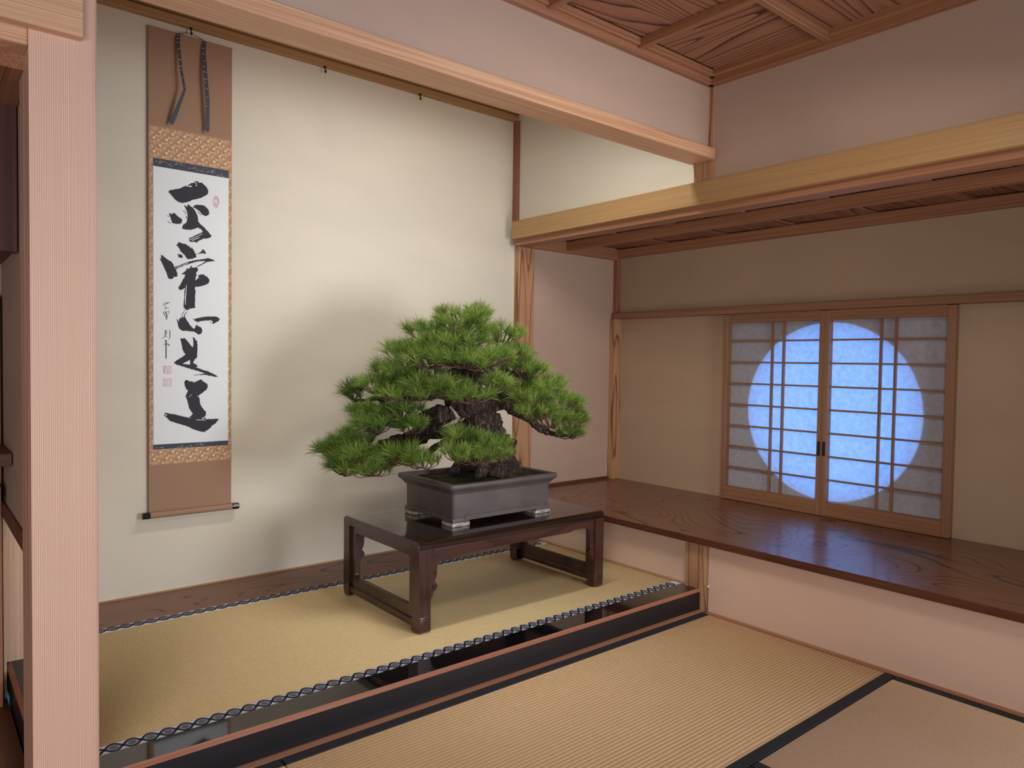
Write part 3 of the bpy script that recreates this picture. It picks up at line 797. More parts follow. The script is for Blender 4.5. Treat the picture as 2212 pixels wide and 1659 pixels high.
CHARS = [
 (WA, [[(370,380),(400,345),(540,320),(640,300),(740,255),(810,235),(870,205),(930,170),(975,165),(1030,130),(1075,125),(1110,165),(1165,160),(1220,205),(1290,275),(1330,350),(1328,400),(1310,440),(1240,480),(1170,520),(1060,550),(960,570),(870,610),(770,640),(690,645),(610,620),(550,580),(500,530),(460,480),(430,440),(400,410)],
       [(390,890),(410,885),(440,910),(520,885),(560,930),(630,990),(690,1030),(705,1080),(680,1140),(590,1150),(500,1140),(460,1110),(440,1060),(420,990),(400,940)],
       [(335,935),(390,965),(388,978),(330,948)], [(330,1050),(380,1098),(442,1126),(435,1140),(375,1112)],
       [(755,700),(775,700),(800,740),(825,720),(850,668),(880,705),(930,740),(980,790),(1030,860),(1060,930),(1080,1010),(1085,1090),(1130,1150),(1210,1210),(1290,1300),(1370,1390),(1410,1440),(1360,1480),(1260,1505),(1150,1530),(1050,1600),(1010,1575),(900,1580),(860,1550),(880,1520),(860,1495),(960,1450),(1060,1400),(1150,1360),(1195,1330),(1150,1270),(1080,1235),(1000,1265),(900,1290),(800,1290),(740,1270),(705,1270),(705,1210),(730,1160),(800,1115),(820,1060),(830,960),(820,870),(790,790),(765,740)],
       [(730,820),(742,820),(795,910),(788,918)], [(790,950),(805,950),(812,1040),(804,1040)],
       [(960,745),(1000,700),(1080,690),(1170,695),(1250,720),(1300,780),(1340,830),(1350,900),(1320,940),(1260,962),(1210,945),(1160,895),(1110,840),(1040,790)],
       [(1085,850),(1162,926),(1150,938),(1075,862)]],
      [[(860,240),(910,230),(940,250),(900,270),(865,265)],[(800,250),(850,228),(860,245),(820,258)],[(1020,215),(1055,210),(1060,235),(1030,240)],[(1010,165),(1060,155),(1050,175),(1015,185)],
       [(930,1540),(1120,1462),(1125,1474),(940,1554)],[(880,1520),(1100,1418),(1190,1373),(1186,1387),(1100,1434),(890,1532)],[(1060,1570),(1240,1488),(1250,1500),(1080,1582)]]),
 (WB, [[(560,95),(595,75),(600,45),(630,38),(720,70),(790,80),(830,120),(855,115),(915,185),(930,150),(960,200),(1000,270),(1035,330),(1035,405),(1000,410),(960,430),(925,430),(870,440),(830,445),(790,390),(765,345),(720,305),(660,250),(620,170)],
       [(585,310),(610,325),(650,315),(700,345),(718,385),(705,412),(670,410),(600,385),(620,365),(590,340)],
       [(1045,325),(1140,270),(1180,240),(1160,220),(1210,212),(1250,250),(1272,315),(1200,300),(1110,310)],
       [(150,385),(175,420),(200,430),(195,340),(235,348),(290,400),(370,460),(450,510),(490,560),(510,630),(540,660),(560,700),(585,790),(585,850),(540,870),(505,850),(490,900),(440,920),(380,910),(350,840),(320,740),(270,640),(210,510),(170,430)],
       [(515,625),(600,600),(750,540),(900,490),(1080,455),(1230,435),(1330,415),(1440,450),(1490,490),(1420,490),(1310,505),(1200,560),(1090,620),(1030,640),(1020,630),(1100,590),(1190,540),(1270,490),(1180,485),(1050,500),(900,545),(750,595),(640,640),(560,685),(545,655)],
       [(820,650),(835,685),(870,660),(880,645),(895,660),(905,600),(925,600),(930,645),(1040,635),(1085,680),(1075,720),(1035,760),(1045,820),(1020,920),(1010,950),(1060,920),(1100,870),(1070,830),(1130,810),(1200,800),(1280,850),(1340,910),(1355,950),(1340,1010),(1280,1050),(1180,1080),(1090,1100),(1010,1100),(1010,1170),(1025,1200),(1015,1320),(1010,1440),(1005,1540),(1025,1600),(960,1610),(900,1620),(840,1655),(780,1650),(740,1580),(730,1560),(750,1400),(755,1260),(765,1130),(720,1160),(670,1185),(625,1160),(615,1110),(660,1050),(700,960),(750,880),(785,815),(690,795),(750,750),(800,700)]],
      [[(560,640),(700,580),(850,526),(850,537),(700,592),(570,652)],[(795,1060),(808,1060),(800,1250),(782,1500),(770,1550),(768,1450),(780,1250)]]),
 (WC, [[(530,275),(550,310),(575,360),(590,320),(615,265),(640,300),(650,240),(680,270),(710,225),(740,290),(790,370),(830,430),(880,490),(915,525),(950,490),(985,425),(1010,455),(1080,490),(1110,550),(1100,610),(1060,650),(1000,640),(930,590),(830,575),(740,568),(650,565),(590,510),(565,440),(550,360)],
       [(725,100),(737,102),(664,190),(654,240),(645,235),(655,185)],[(768,125),(780,128),(702,240),(692,235)],
       [(885,290),(930,305),(1000,280),(1130,255),(1290,248),(1380,245),(1440,252),(1500,305),(1480,340),(1420,375),(1340,420),(1330,390),(1345,360),(1310,330),(1200,335),(1080,345),(1020,368),(970,360),(920,320)],
       [(1310,335),(1322,340),(1290,390),(1280,388)],
       [(615,740),(690,740),(690,722),(740,755),(800,820),(850,895),(900,940),(910,850),(905,740),(870,710),(930,718),(960,765),(990,790),(1003,900),(998,1050),(990,1120),(1003,1150),(930,1220),(905,1290),(960,1310),(1005,1360),(970,1385),(1100,1430),(1250,1480),(1380,1540),(1455,1595),(1400,1600),(1280,1570),(1150,1550),(1000,1562),(920,1560),(1050,1538),(1170,1520),(1050,1480),(900,1435),(750,1390),(620,1350),(530,1325),(475,1290),(500,1255),(600,1190),(690,1130),(740,1085),(695,1060),(665,970),(645,850),(630,780)]],
      [[(665,1305),(830,1220),(835,1325)]]),
 (WD, [[(755,270),(790,235),(830,230),(870,265),(940,265),(980,290),(1050,260),(1140,215),(1170,225),(1190,260),(1250,290),(1305,330),(1315,410),(1290,450),(1200,530),(1110,590),(1095,620),(1120,690),(1135,790),(1160,860),(1220,940),(1270,990),(1270,1070),(1230,1110),(1270,1165),(1400,1165),(1530,1155),(1590,1175),(1540,1210),(1500,1270),(1430,1310),(1380,1370),(1300,1430),(1215,1490),(1210,1465),(1130,1465),(1030,1430),(930,1390),(850,1350),(740,1310),(620,1280),(530,1250),(440,1225),(380,1180),(340,1130),(270,1085),(285,1010),(400,1035),(520,1050),(640,1080),(750,1110),(840,1130),(920,1085),(955,1030),(900,960),(860,880),(840,780),(820,700),(785,630),(790,580),(850,490),(800,450),(765,370)]],
      [[(855,620),(885,615),(890,632),(865,632)],[(900,590),(925,575),(930,595),(912,605)],[(1060,605),(1090,610),(1080,635)],[(1040,1175),(1260,1180),(1260,1192),(1045,1190)],[(1160,1150),(1215,1120),(1235,1150),(1190,1158)],[(850,1130),(905,1120),(880,1140)],[(290,1040),(345,1065),(320,1085),(280,1060)]]),
]
for win, black, white in CHARS:
    c = inkpoly([P2(win, ragged(p, i)) for i, p in enumerate(black)], YI, 'brush_character', M_INK, pap)
    if white: inkpoly([P2(win, p) for p in white], YI-0.0004, 'dry_brush_gap', M_PAPER, pap)['kind'] = 'stuff'
SIG = [([(135,325),(180,300),(240,280),(300,250)],12),([(155,270),(170,295)],11),([(215,255),(235,290)],17),([(180,345),(210,380),(215,405),(160,405)],12),([(250,383),(262,388)],14),
       ([(150,480),(160,530),(175,570)],16),([(195,475),(205,530),(235,560)],18),([(210,500),(245,475),(285,475),(260,530)],9),([(235,560),(200,595),(240,600),(205,640),(225,660)],16),
       ([(185,920),(190,1050)],14),([(185,930),(220,930),(215,1010)],10),([(190,975),(215,970)],8),([(125,1110),(195,1055),(225,1080)],11),([(246,1010),(254,1012)],9),([(297,925),(300,1060),(295,1105),(270,1115)],13),
       ([(180,1175),(200,1165),(212,1190),(205,1300),(205,1590)],20),([(160,1255),(200,1245),(285,1265),(265,1290)],15)]
PXM = (at_y(341, 700, YI) - at_y(340, 700, YI)).length
polys = []
for pts, w in SIG: polys += ribbon(P2(WE, pts), w*WE[2]*PXM)
inkpoly(polys, YI, 'signature', M_INK, pap)['kind'] = 'stuff'
def seal(win, strokes, w):
    ps = []
    for pts in strokes: ps += ribbon(P2(win, pts), w*win[2]*PXM)
    return inkpoly(ps, YI, 'red_seal', M_SEAL, pap)
seal(WF, [[(365,290),(820,290),(820,735),(365,735),(365,290)],[(440,300),(470,450)],[(560,300),(560,470)],[(500,330),(500,440)],[(440,500),(440,730)],[(515,480),(515,730)],[(590,520),(600,700)],[(660,340),(660,460),(590,460)],[(650,520),(650,720)],[(730,330),(730,600)],[(700,640),(770,720)],[(400,330),(400,700)]], 18)
seal(WF, [[(355,1050),(835,1050),(835,1510),(355,1510),(355,1050)],[(400,1110),(470,1110),(470,1200),(400,1200),(400,1110)],[(510,1100),(540,1220),(600,1220),(600,1100)],[(640,1110),(800,1110)],[(660,1150),(780,1160),(720,1220)],[(400,1300),(500,1310),(500,1420),(400,1400)],[(440,1350),(460,1470)],[(600,1290),(640,1450)],[(700,1290),(780,1300),(720,1460)],[(560,1470),(620,1420)]], 16)
ov = [(690+245*math.cos(a), 890+500*math.sin(a)) for a in [2*math.pi*k/24 for k in range(25)]]
seal(WG, [ov,[(560,560),(840,600)],[(540,660),(920,690)],[(600,480),(820,500)],[(620,400),(760,410)],[(600,800),(640,850)],[(760,800),(860,830),(860,1040)],[(560,1060),(650,980),(690,1150),(470,1180)],[(680,1240),(700,1270),(820,1300)],[(760,1060),(780,1190)]], 40)

# roller, knobs, hanging cord, streamers
YR = 1.372
def cyl_x(x0, x1, r, zc, yc, bev=0.0):
    b = new(); tube(b, [(x0, yc, zc), (x0+0.0015, yc, zc), (x1-0.0015, yc, zc), (x1, yc, zc)], [r-0.0015, r, r, r-0.0015], 20); return b
obj('roller', cyl_x(sx0, sx1, 0.0135, 0.438, YR), M_MOUNT, scr, 40)
obj('roller_knob', cyl_x(sx0-0.030, sx0, 0.0142, 0.438, YR), M_BLACK, scr, 40)
obj('roller_knob', cyl_x(sx1, sx1+0.030, 0.0142, 0.438, YR), M_BLACK, scr, 40)
obj('top_rod', B(sx0-0.001, sx1+0.001, YS-0.002, YS+0.012, 2.478, 2.496, bev=0.002), M_MOUNT, scr)
hx, hz = -1.8065, 2.507
l_, r_ = at_y(384, 73, YS-0.004), at_y(442, 89, YS-0.004)
b = new(); tube(b, [l_, (hx, YS-0.012, hz), r_], 0.0009, 6); tube(b, [l_ + Vector((0.002, 0, 0.004)), (hx, YS-0.010, hz+0.001), r_ + Vector((-0.002, 0, 0.004))], 0.0007, 6)
obj('hanging_cord', b, M_CORD, scr)
def streamer(pix, depth, hw, wtips):
    bm = new()
    pts = [at_y(x, y, YS-d) for (x, y), d in zip(pix, depth)]
    L = []
    for i, p in enumerate(pts):
        L.append((bm.verts.new(p + Vector((-hw[i], 0, 0))), bm.verts.new(p + Vector((hw[i], 0, 0)))))
    for i in range(len(L)-1):
        f = bm.faces.new((L[i][0], L[i][1], L[i+1][1], L[i+1][0]))
    o = obj('streamer', bm, M_NAVY, scr)
    sol = o.modifiers.new('thickness', 'SOLIDIFY'); sol.thickness = 0.0012
    g = new(); R = random.Random(len(pix)+wtips)
    for i in range(len(pts)-1):
        n = max(2, int((pts[i+1]-pts[i]).length/0.022))
        for k in range(n):
            p = pts[i].lerp(pts[i+1], (k+R.uniform(.2, .8))/n); h = hw[i]*0.8; s = R.uniform(-.006, .006)
            y = p.y-0.0012
            g.faces.new([g.verts.new(q) for q in ((p.x-h, y, p.z+s), (p.x-h, y, p.z+s+0.0026), (p.x+h*R.uniform(.2, 1), y, p.z-s+0.0022), (p.x+h*.5, y, p.z-s))])
    obj('gold_figure', g, M_GOLD, o)['kind'] = 'stuff'
    e = pts[-1]; w = new()
    for sgn in (-1, 1):
        q = e + Vector((sgn*hw[-1], -0.0014, 0))
        for an in (0.6, 1.6, -0.6):
            w.faces.new([w.verts.new(v) for v in (q, q+Vector((sgn*0.004*math.cos(an)+0.0012, 0, 0.004*math.sin(an))), q+Vector((sgn*0.004*math.cos(an)-0.0012, 0, 0.004*math.sin(an)+0.001)))])
    obj('white_tassel', w, M_WHITE, o)
streamer([(385, 74), (384, 90), (391, 150), (399, 193), (381, 240), (370, 268)], [0.004, 0.012, 0.030, 0.045, 0.030, 0.018], [0.0085, 0.0075, 0.0050, 0.0055, 0.0085, 0.0085], 1)
streamer([(441, 90), (440, 115), (444, 165), (448, 215), (448, 285)], [0.004, 0.012, 0.028, 0.030, 0.020], [0.0085, 0.008, 0.0080, 0.0085, 0.0080], 2)

# wall hooks under the moulding
for px_, lab in ((412, 'black iron hook holding the scroll cord'), (702, 'black iron hook left empty nearer the scroll'), (908, 'black iron hook left empty nearer the recess')):
    x = at_y(px_, 150, 1.375).x if px_ > 500 else hx
    b = new()
    box(b, x-0.0045, x+0.0045, 1.368, 1.382, 2.523, 2.5315, bev=0.001)
    tube(b, [(x, 1.374, 2.525), (x, 1.374, 2.503), (x, 1.370, 2.499), (x, 1.364, 2.501), (x, 1.363, 2.508)], 0.0028, 8)
    tag(obj('scroll_hook', b, M_IRON), lab, 'hook')

# ================================================================ DISPLAY TABLE
TX0, TX1, TY0, TY1, TZ = -1.302, -0.302, 0.312, 0.918, 0.436
tb = empty('display_table', ((TX0+TX1)/2, (TY0+TY1)/2, ZT), 'low dark rosewood display table with scrolled feet under the pine', 'table')
# top: frame with rounded front and back shoulders, recessed panel joints
def round_profile(y0, y1, z0, z1, r, n=6):
    P = [(y0, z0)]
    P += [(y0+r-r*math.cos(a), z1-r+r*math.sin(a)) for a in [math.pi/2*k/n for k in range(n+1)]]
    P += [(y1-r+r*math.sin(a), z1-r+r*math.cos(a)) for a in [math.pi/2*k/n for k in range(n+1)]]
    P += [(y1, z0)]
    return P
top = obj('table_top', prism(new(), round_profile(TY0, TY1, TZ-0.030, TZ, 0.019), 'x', TX0+0.003, TX1-0.003), W_TABLE_TOP, tb, 35)
for a in ((TX0+0.075, TX0+0.0765, TY0+0.075, TY1-0.075), (TX1-0.0765, TX1-0.075, TY0+0.075, TY1-0.075)):
    obj('panel_joint', B(*a, TZ-0.001, TZ+0.0001), M_BLACK, top)
for a in ((TX0+0.075, TX1-0.075, TY0+0.075, TY0+0.0765), (TX0+0.075, TX1-0.075, TY1-0.0765, TY1-0.075)):
    obj('panel_joint', B(*a, TZ-0.001, TZ+0.0001), M_BLACK, top)
for sx in (TX0, TX1-0.0035):     # end rails under the top, a little proud
    obj('end_rail', prism(new(), round_profile(TY0+0.0005, TY1-0.0005, TZ-0.034, TZ-0.0006, 0.020), 'x', sx, sx+0.0035), W_TABLE_Z, tb, 35)
for yk in (TY0+0.065, TY1-0.065):
    obj('tenon_peg', B(TX0-0.0006, TX0+0.002, yk-0.007, yk+0.007, TZ-0.026, TZ-0.016), M_BLACK, tb)
LW = 0.056
def spiral_pts(cx, cz, s):
    P = [(-0.5, 0.6), (-0.5, -0.55), (0.45, -0.55), (0.45, 0.5), (-0.25, 0.5), (-0.25, -0.3), (0.2, -0.3), (0.2, 0.22), (-0.05, 0.22), (-0.05, 0.0), (0.06, 0.0)]
    return [(cx+a*s, cz+b*s) for a, b in P]
for (lx, ly) in ((0, 0), (1, 0), (0, 1), (1, 1)):
    x0 = TX0 if lx == 0 else TX1-LW
    y0 = TY0 if ly == 0 else TY1-0.050
    y1 = y0+0.050
    # upright with a rounded outer shoulder that runs into the top
    yo, yi = (y0, y1) if ly == 0 else (y1, y0)
    s = 1 if ly == 0 else -1
    prof = [(yi, ZT+0.002), (yo+s*0.016, ZT), (yo+s*0.004, ZT+0.012), (yo, ZT+0.028)]
    prof += [(yo, TZ-0.0302), (yi, TZ-0.0302)]
    lg = obj('leg', prism(new(), prof, 'x', x0+0.0008, x0+LW-0.0008), W_TABLE_Z, tb, 35)
    xi = x0-0.002 if lx else x0
    xe = x0+LW if lx else x0+LW+0.002
    fb = new(); yf = y0-0.0016 if ly == 0 else y0
    box(fb, xi+0.002, xe, yf, y1+(0.0016 if ly else 0.0), ZT+0.0, ZT+0.062, bev=0.006, seg=3)
    ft = obj('carved_foot', fb, W_TABLE_Z, lg, 35)
    if ly == 0:
        sp = new(); P = spiral_pts((xi+xe)/2+0.001, ZT+0.033, 0.040)
        if lx: P = [((xi+xe)-p[0], p[1]) for p in P]
        tube(sp, [(p[0], yf-0.0002, p[1]) for p in P], 0.0018, 6)
        obj('fret_scroll', sp, W_TABLE_Z, lg, 40)
# front and back aprons with a shallow cusp and hanging scroll brackets
def apron(y0, y1):
    xl, xr = TX0+LW, TX1-LW
    e = [(xl, TZ-0.029), (xl, 0.212)]
    br_ = [(0.006, 0.214), (0.014, 0.226), (0.016, 0.238), (0.030, 0.246), (0.034, 0.258), (0.028, 0.270), (0.021, 0.272), (0.024, 0.283), (0.030, 0.300), (0.032, 0.335), (0.034, 0.352), (0.042, 0.364), (0.056, 0.3695), (0.10, 0.3705), (0.13, 0.3690), (0.145, 0.3655), (0.165, 0.3635)]
    L = [(xl+a, z) for a, z in br_]; Rr = [(xr-a, z) for a, z in br_][::-1]
    return prism(new(), e + L + Rr + [(xr, 0.212), (xr, TZ-0.029)], 'y', y0, y1)
for nm, ya, yb, s in (('front_apron', TY0+0.007, TY0+0.024, -1), ('back_apron', TY1-0.024, TY1-0.007, 1)):
    ap = obj(nm, apron(ya, yb), W_TABLE, tb)
    yv = ya if s < 0 else yb
    bd2 = new()
    tube(bd2, [(TX0+LW+0.001, yv, 0.22), (TX0+LW+0.001, yv, TZ-0.055), (TX0+LW+0.010, yv, TZ-0.040), (TX0+LW+0.022, yv, TZ-0.036), (TX1-LW-0.022, yv, TZ-0.036), (TX1-LW-0.010, yv, TZ-0.040), (TX1-LW-0.001, yv, TZ-0.055), (TX1-LW-0.001, yv, 0.22)], 0.0022, 6)
    obj('bead_moulding', bd2, W_TABLE, ap, 60)
    for cx, sg in ((TX0+LW+0.021, 1), (TX1-LW-0.021, -1)):
        c = new()
        tube(c, [(cx+sg*0.011*(1-k/16)*math.cos(k*0.75+1.2), yv+s*0.001, 0.257+0.011*(1-k/16)*math.sin(k*0.75+1.2)) for k in range(15)], 0.0021, 6)
        obj('cloud_curl', c, W_TABLE, ap, 60)
# end frames: rounded rectangular openings, with a bottom stretcher
def end_frame(x0, x1):
    ya, yb, za, zb = TY0+0.050, TY1-0.050, ZT+0.042, TZ-0.034
    iy0, iy1, iz0, iz1, r = ya+0.034, yb-0.034, za+0.046, zb-0.030, 0.016
    inner = []
    for (cy_, cz_, a0) in ((iy1-r, iz1-r, 0), (iy0+r, iz1-r, 90), (iy0+r, iz0+r, 180), (iy1-r, iz0+r, 270)):
        for k in range(6):
            a = math.radians(a0+k*18); inner.append((cy_+r*math.cos(a), cz_+r*math.sin(a)))
    outer = [(ya, za), (yb, za), (yb, zb), (ya, zb)]
    bm = new(); allp = outer + inner[::-1]
    V = {X: [bm.verts.new((X, *p)) for p in allp] for X in (x0, x1)}
    for tri in tessellate_polygon([[Vector((p[0], p[1], 0)) for p in outer], [Vector((p[0], p[1], 0)) for p in inner[::-1]]]):
        for X in (x0, x1): bm.faces.new([V[X][q] for q in tri])
    for a, n in ((0, 4), (4, len(inner))):
        for q in range(n):
            w = a+(q+1) % n
            bm.faces.new((V[x0][a+q], V[x0][w], V[x1][w], V[x1][a+q]))
    bmesh.ops.recalc_face_normals(bm, faces=list(bm.faces))
    return bm
for x0 in (TX0+0.012, TX1-0.030):
    obj('end_frame', end_frame(x0, x0+0.018), W_TABLE_Z, tb)
for x0 in (TX0+0.004, TX1-0.034):
    obj('end_stretcher', B(x0, x0+0.030, TY0+0.045, TY1-0.045, ZT+0.016, ZT+0.044, bev=0.003, seg=2), W_TABLE_Z, tb, 35)

# ================================================================ POTTED PINE
PX0, PX1, PY0, PY1 = -1.060, -0.528, 0.440, 0.806
PZ0 = TZ+0.0008
bons = empty('potted_bonsai', ((PX0+PX1)/2, (PY0+PY1)/2, PZ0), 'old pine bonsai with thick barked trunk in a grey rectangular pot', 'bonsai')
def loft_rect(rings, close_top=False, corner=0.02, n=4):
    """rings: (x0,x1,y0,y1,z); rounded rectangles skinned together"""
    bm = new(); R = []
    for (x0, x1, y0, y1, z, c) in rings:
        L = []
        for (cx, cy_, a0) in ((x1-c, y1-c, 0), (x0+c, y1-c, 90), (x0+c, y0+c, 180), (x1-c, y0+c, 270)):
            for k in range(n+1):
                a = math.radians(a0+90*k/n); L.append(bm.verts.new((cx+c*math.cos(a), cy_+c*math.sin(a), z)))
        R.append(L)
    m_ = len(R[0])
    for i in range(len(R)-1):
        for k in range(m_):
            bm.faces.new((R[i][k], R[i][(k+1) % m_], R[i+1][(k+1) % m_], R[i+1][k]))
    return bm, R
def g(e, z, c=0.014): return (PX0-e, PX1+e, PY0-e, PY1+e, z, c)
bm, R = loft_rect([g(-0.004, PZ0+0.022), g(-0.001, PZ0+0.040), g(0.000, PZ0+0.118), g(0.0005, PZ0+0.134), g(0.006, PZ0+0.1345), g(0.012, PZ0+0.145), g(0.020, PZ0+0.153), g(0.027, PZ0+0.158, 0.018), g(0.030, PZ0+0.164, 0.02), g(0.030, PZ0+0.174, 0.02), g(0.027, PZ0+0.178, 0.018), g(0.006, PZ0+0.179), g(0.002, PZ0+0.176), g(-0.008, PZ0+0.125), g(-0.012, PZ0+0.05)])
bm.faces.new(R[0][::-1]); bm.faces.new(R[-1])
pot = obj('pot', bm, M_POT, bons, 40, 'unglazed grey clay pot with flared rim')
fw, fd = 0.088, 0.080
for fx in (0, 1):
    for fy in (0, 1):
        x0 = PX0-0.003 if fx == 0 else PX1-fw+0.003
        y0 = PY0-0.003 if fy == 0 else PY1-fd+0.003
        # bracket foot with a lime-stained base
        b = new(); box(b, x0+0.001, x0+fw-0.001, y0+0.001, y0+fd-0.001, PZ0+0.012, PZ0+0.034, bev=0.002, seg=2)
        obj('foot', b, M_POT, pot, 40)
        b = new(); box(b, x0, x0+fw, y0, y0+fd, PZ0, PZ0+0.016, bev=0.003, seg=2)
        obj('foot_base', b, M_POTW, pot, 40, 'lime-stained foot base')
for nm, args in (('foot_band', (PX0+0.060, PX1-0.060, PY0-0.0035, PY0+0.01, PZ0+0.022, PZ0+0.042)), ('foot_band', (PX0+0.060, PX1-0.060, PY1-0.01, PY1+0.0035, PZ0+0.022, PZ0+0.042)),
                 ('foot_band', (PX0-0.0035, PX0+0.01, PY0+0.055, PY1-0.055, PZ0+0.022, PZ0+0.042)), ('foot_band', (PX1-0.01, PX1+0.0035, PY0+0.055, PY1-0.055, PZ0+0.022, PZ0+0.042))):
    obj(nm, B(*args, bev=0.0015), M_POT, pot)
# moss-covered soil, mounded toward the trunk
bm = new(); NX, NY = 46, 32
ZSOIL = PZ0+0.165
TBX, TBY = -0.70, 0.655
def soil_z(x, y):
    d = math.hypot((x-TBX)*1.0, (y-TBY)*1.25)
    return ZSOIL - 0.004 + 0.034*math.exp(-(d/0.15)**2) + 0.007*mnoise.noise(Vector((x*22, y*22, 0))) + 0.0035*mnoise.noise(Vector((x*70, y*70, 3)))
gv = [[None]*(NY+1) for _ in range(NX+1)]
for i in range(NX+1):
    for j in range(NY+1):
        x = PX0+0.001+(PX1-PX0-0.002)*i/NX; y = PY0+0.001+(PY1-PY0-0.002)*j/NY
        gv[i][j] = bm.verts.new((x, y, soil_z(x, y)))
for i in range(NX):
    for j in range(NY):
        f = bm.faces.new((gv[i][j], gv[i+1][j], gv[i+1][j+1], gv[i][j+1])); f.smooth = True
obj('mossy_soil', bm, M_MOSS, bons)

RN = random.Random(11)
def depth_at(px):            # the crown spreads across the view axis: far tip back left, near tip front right
    return 0.655 - (px-1040)*0.00055
def T(px, py, off=0.0): return at_y(px, py, depth_at(px)+off)
def limb(name, pix, rad, seg=12, lump=0.22, parent=None, n=7, mat=None, jit=0.006):
    P = spline([T(*p) for p in pix], n)
    for q in P[1:-1]:
        q += Vector((mnoise.noise(q*19), mnoise.noise(q*19+Vector((5, 0, 0))), mnoise.noise(q*19+Vector((9, 0, 0)))))*jit
    b = new(); tube(b, P, lerp_list(rad, len(P)), max(seg, 16), True, lump, RN.random()*50, 26.0, rad[0]*0.35)
    return obj(name, b, mat or M_BARK, parent or bons)
# trunk: flared root base, leaning left then back, tapering into the crown
tp = [(1052, 1022), (1058, 1000), (1052, 960), (1030, 915), (1005, 870), (1000, 825), (1010, 780), (1005, 735), (1003, 695)]
P = spline([T(*p) for p in tp], 18)
b = new(); tube(b, P, lerp_list([0.150, 0.128, 0.112, 0.100, 0.094, 0.074, 0.050, 0.030, 0.014], len(P)), 84, True, 0.26, 3.0, 13.0, 0.032)
trunk = obj('trunk', b, M_BARK, bons, 70)
for k, (pix, rad) in enumerate([([(1075, 995), (1098, 1008), (1106, 1014, -0.02)], [0.05, 0.045, 0.02]), ([(1020, 985), (990, 1010), (975, 1022, -0.03)], [0.05, 0.035, 0.012]), ([(1050, 990, -0.05), (1040, 1018, -0.10), (1030, 1030, -0.14)], [0.045, 0.03, 0.012])]):
    limb('root', pix, rad, 14, 0.3, trunk)
b = new(); tube(b, spline([T(972, 878, -0.10), T(985, 896, -0.125), T(990, 905, -0.13), T(975, 915, -0.125), T(955, 922, -0.115)], 6), lerp_list([0.004, 0.007, 0.010, 0.008, 0.003], 25), 12, True, 0.45, 4.0, 75)
tube(b, [T(990, 905, -0.13), T(997, 908, -0.15), T(1003, 903, -0.16)], [0.008, 0.006, 0.002], 8, True, 0.4, 1.0, 80)
obj('deadwood_stub', b, M_JIN, trunk, 60, 'bleached deadwood stub')
limb('burl', [(960, 890, -0.04), (950, 905, -0.07), (945, 918, -0.08)], [0.05, 0.055, 0.02], 16, 0.35, trunk)
BR = [
 ([(1020, 880), (1080, 872), (1125, 890), (1165, 925), (1205, 938), (1240, 942)], [0.045, 0.036, 0.028, 0.020, 0.012, 0.005]),
 ([(1010, 860), (1075, 845), (1130, 850), (1180, 870), (1225, 890)], [0.035, 0.026, 0.018, 0.012, 0.005]),
 ([(1005, 905), (945, 925), (890, 945), (840, 958), (780, 985), (715, 990)], [0.060, 0.046, 0.034, 0.026, 0.016, 0.006]),
 ([(985, 900), (930, 898), (880, 912), (830, 915), (775, 925)], [0.040, 0.032, 0.022, 0.014, 0.006]),
 ([(930, 925), (880, 968), (845, 1000), (800, 1022)], [0.030, 0.022, 0.014, 0.006]),
 ([(1000, 855), (930, 850), (870, 858), (815, 862), (765, 866)], [0.036, 0.024, 0.016, 0.011, 0.005]),
 ([(1000, 835), (940, 822), (890, 820), (845, 815)], [0.030, 0.020, 0.012, 0.005]),
 ([(1005, 820), (1060, 808), (1110, 806), (1150, 812)], [0.030, 0.022, 0.014, 0.006]),
 ([(1005, 790), (950, 775), (900, 770), (860, 775)], [0.024, 0.016, 0.010, 0.004]),
 ([(1005, 780), (1060, 766), (1100, 762), (1130, 768)], [0.024, 0.016, 0.010, 0.004]),
 ([(1005, 745), (960, 735), (925, 735)], [0.018, 0.010, 0.004]),
 ([(1005, 745), (1050, 735), (1085, 738)], [0.018, 0.010, 0.004]),
 ([(1000, 850, -0.05), (1010, 835, -0.14), (1020, 845, -0.20), (1035, 860, -0.24)], [0.020, 0.014, 0.010, 0.005]),
 ([(1000, 830, -0.05), (975, 825, -0.14), (950, 835, -0.22)], [0.020, 0.014, 0.006]),
 ([(1015, 955, -0.09), (1010, 965, -0.13), (1015, 975, -0.18), (1035, 985, -0.22)], [0.018, 0.012, 0.009, 0.005]),
 ([(985, 950, -0.06), (950, 960, -0.12), (915, 985, -0.16), (890, 1000, -0.18)], [0.020, 0.014, 0.009, 0.005]),
]
for pix, rad in BR: limb('branch', pix, rad, 12, 0.28)

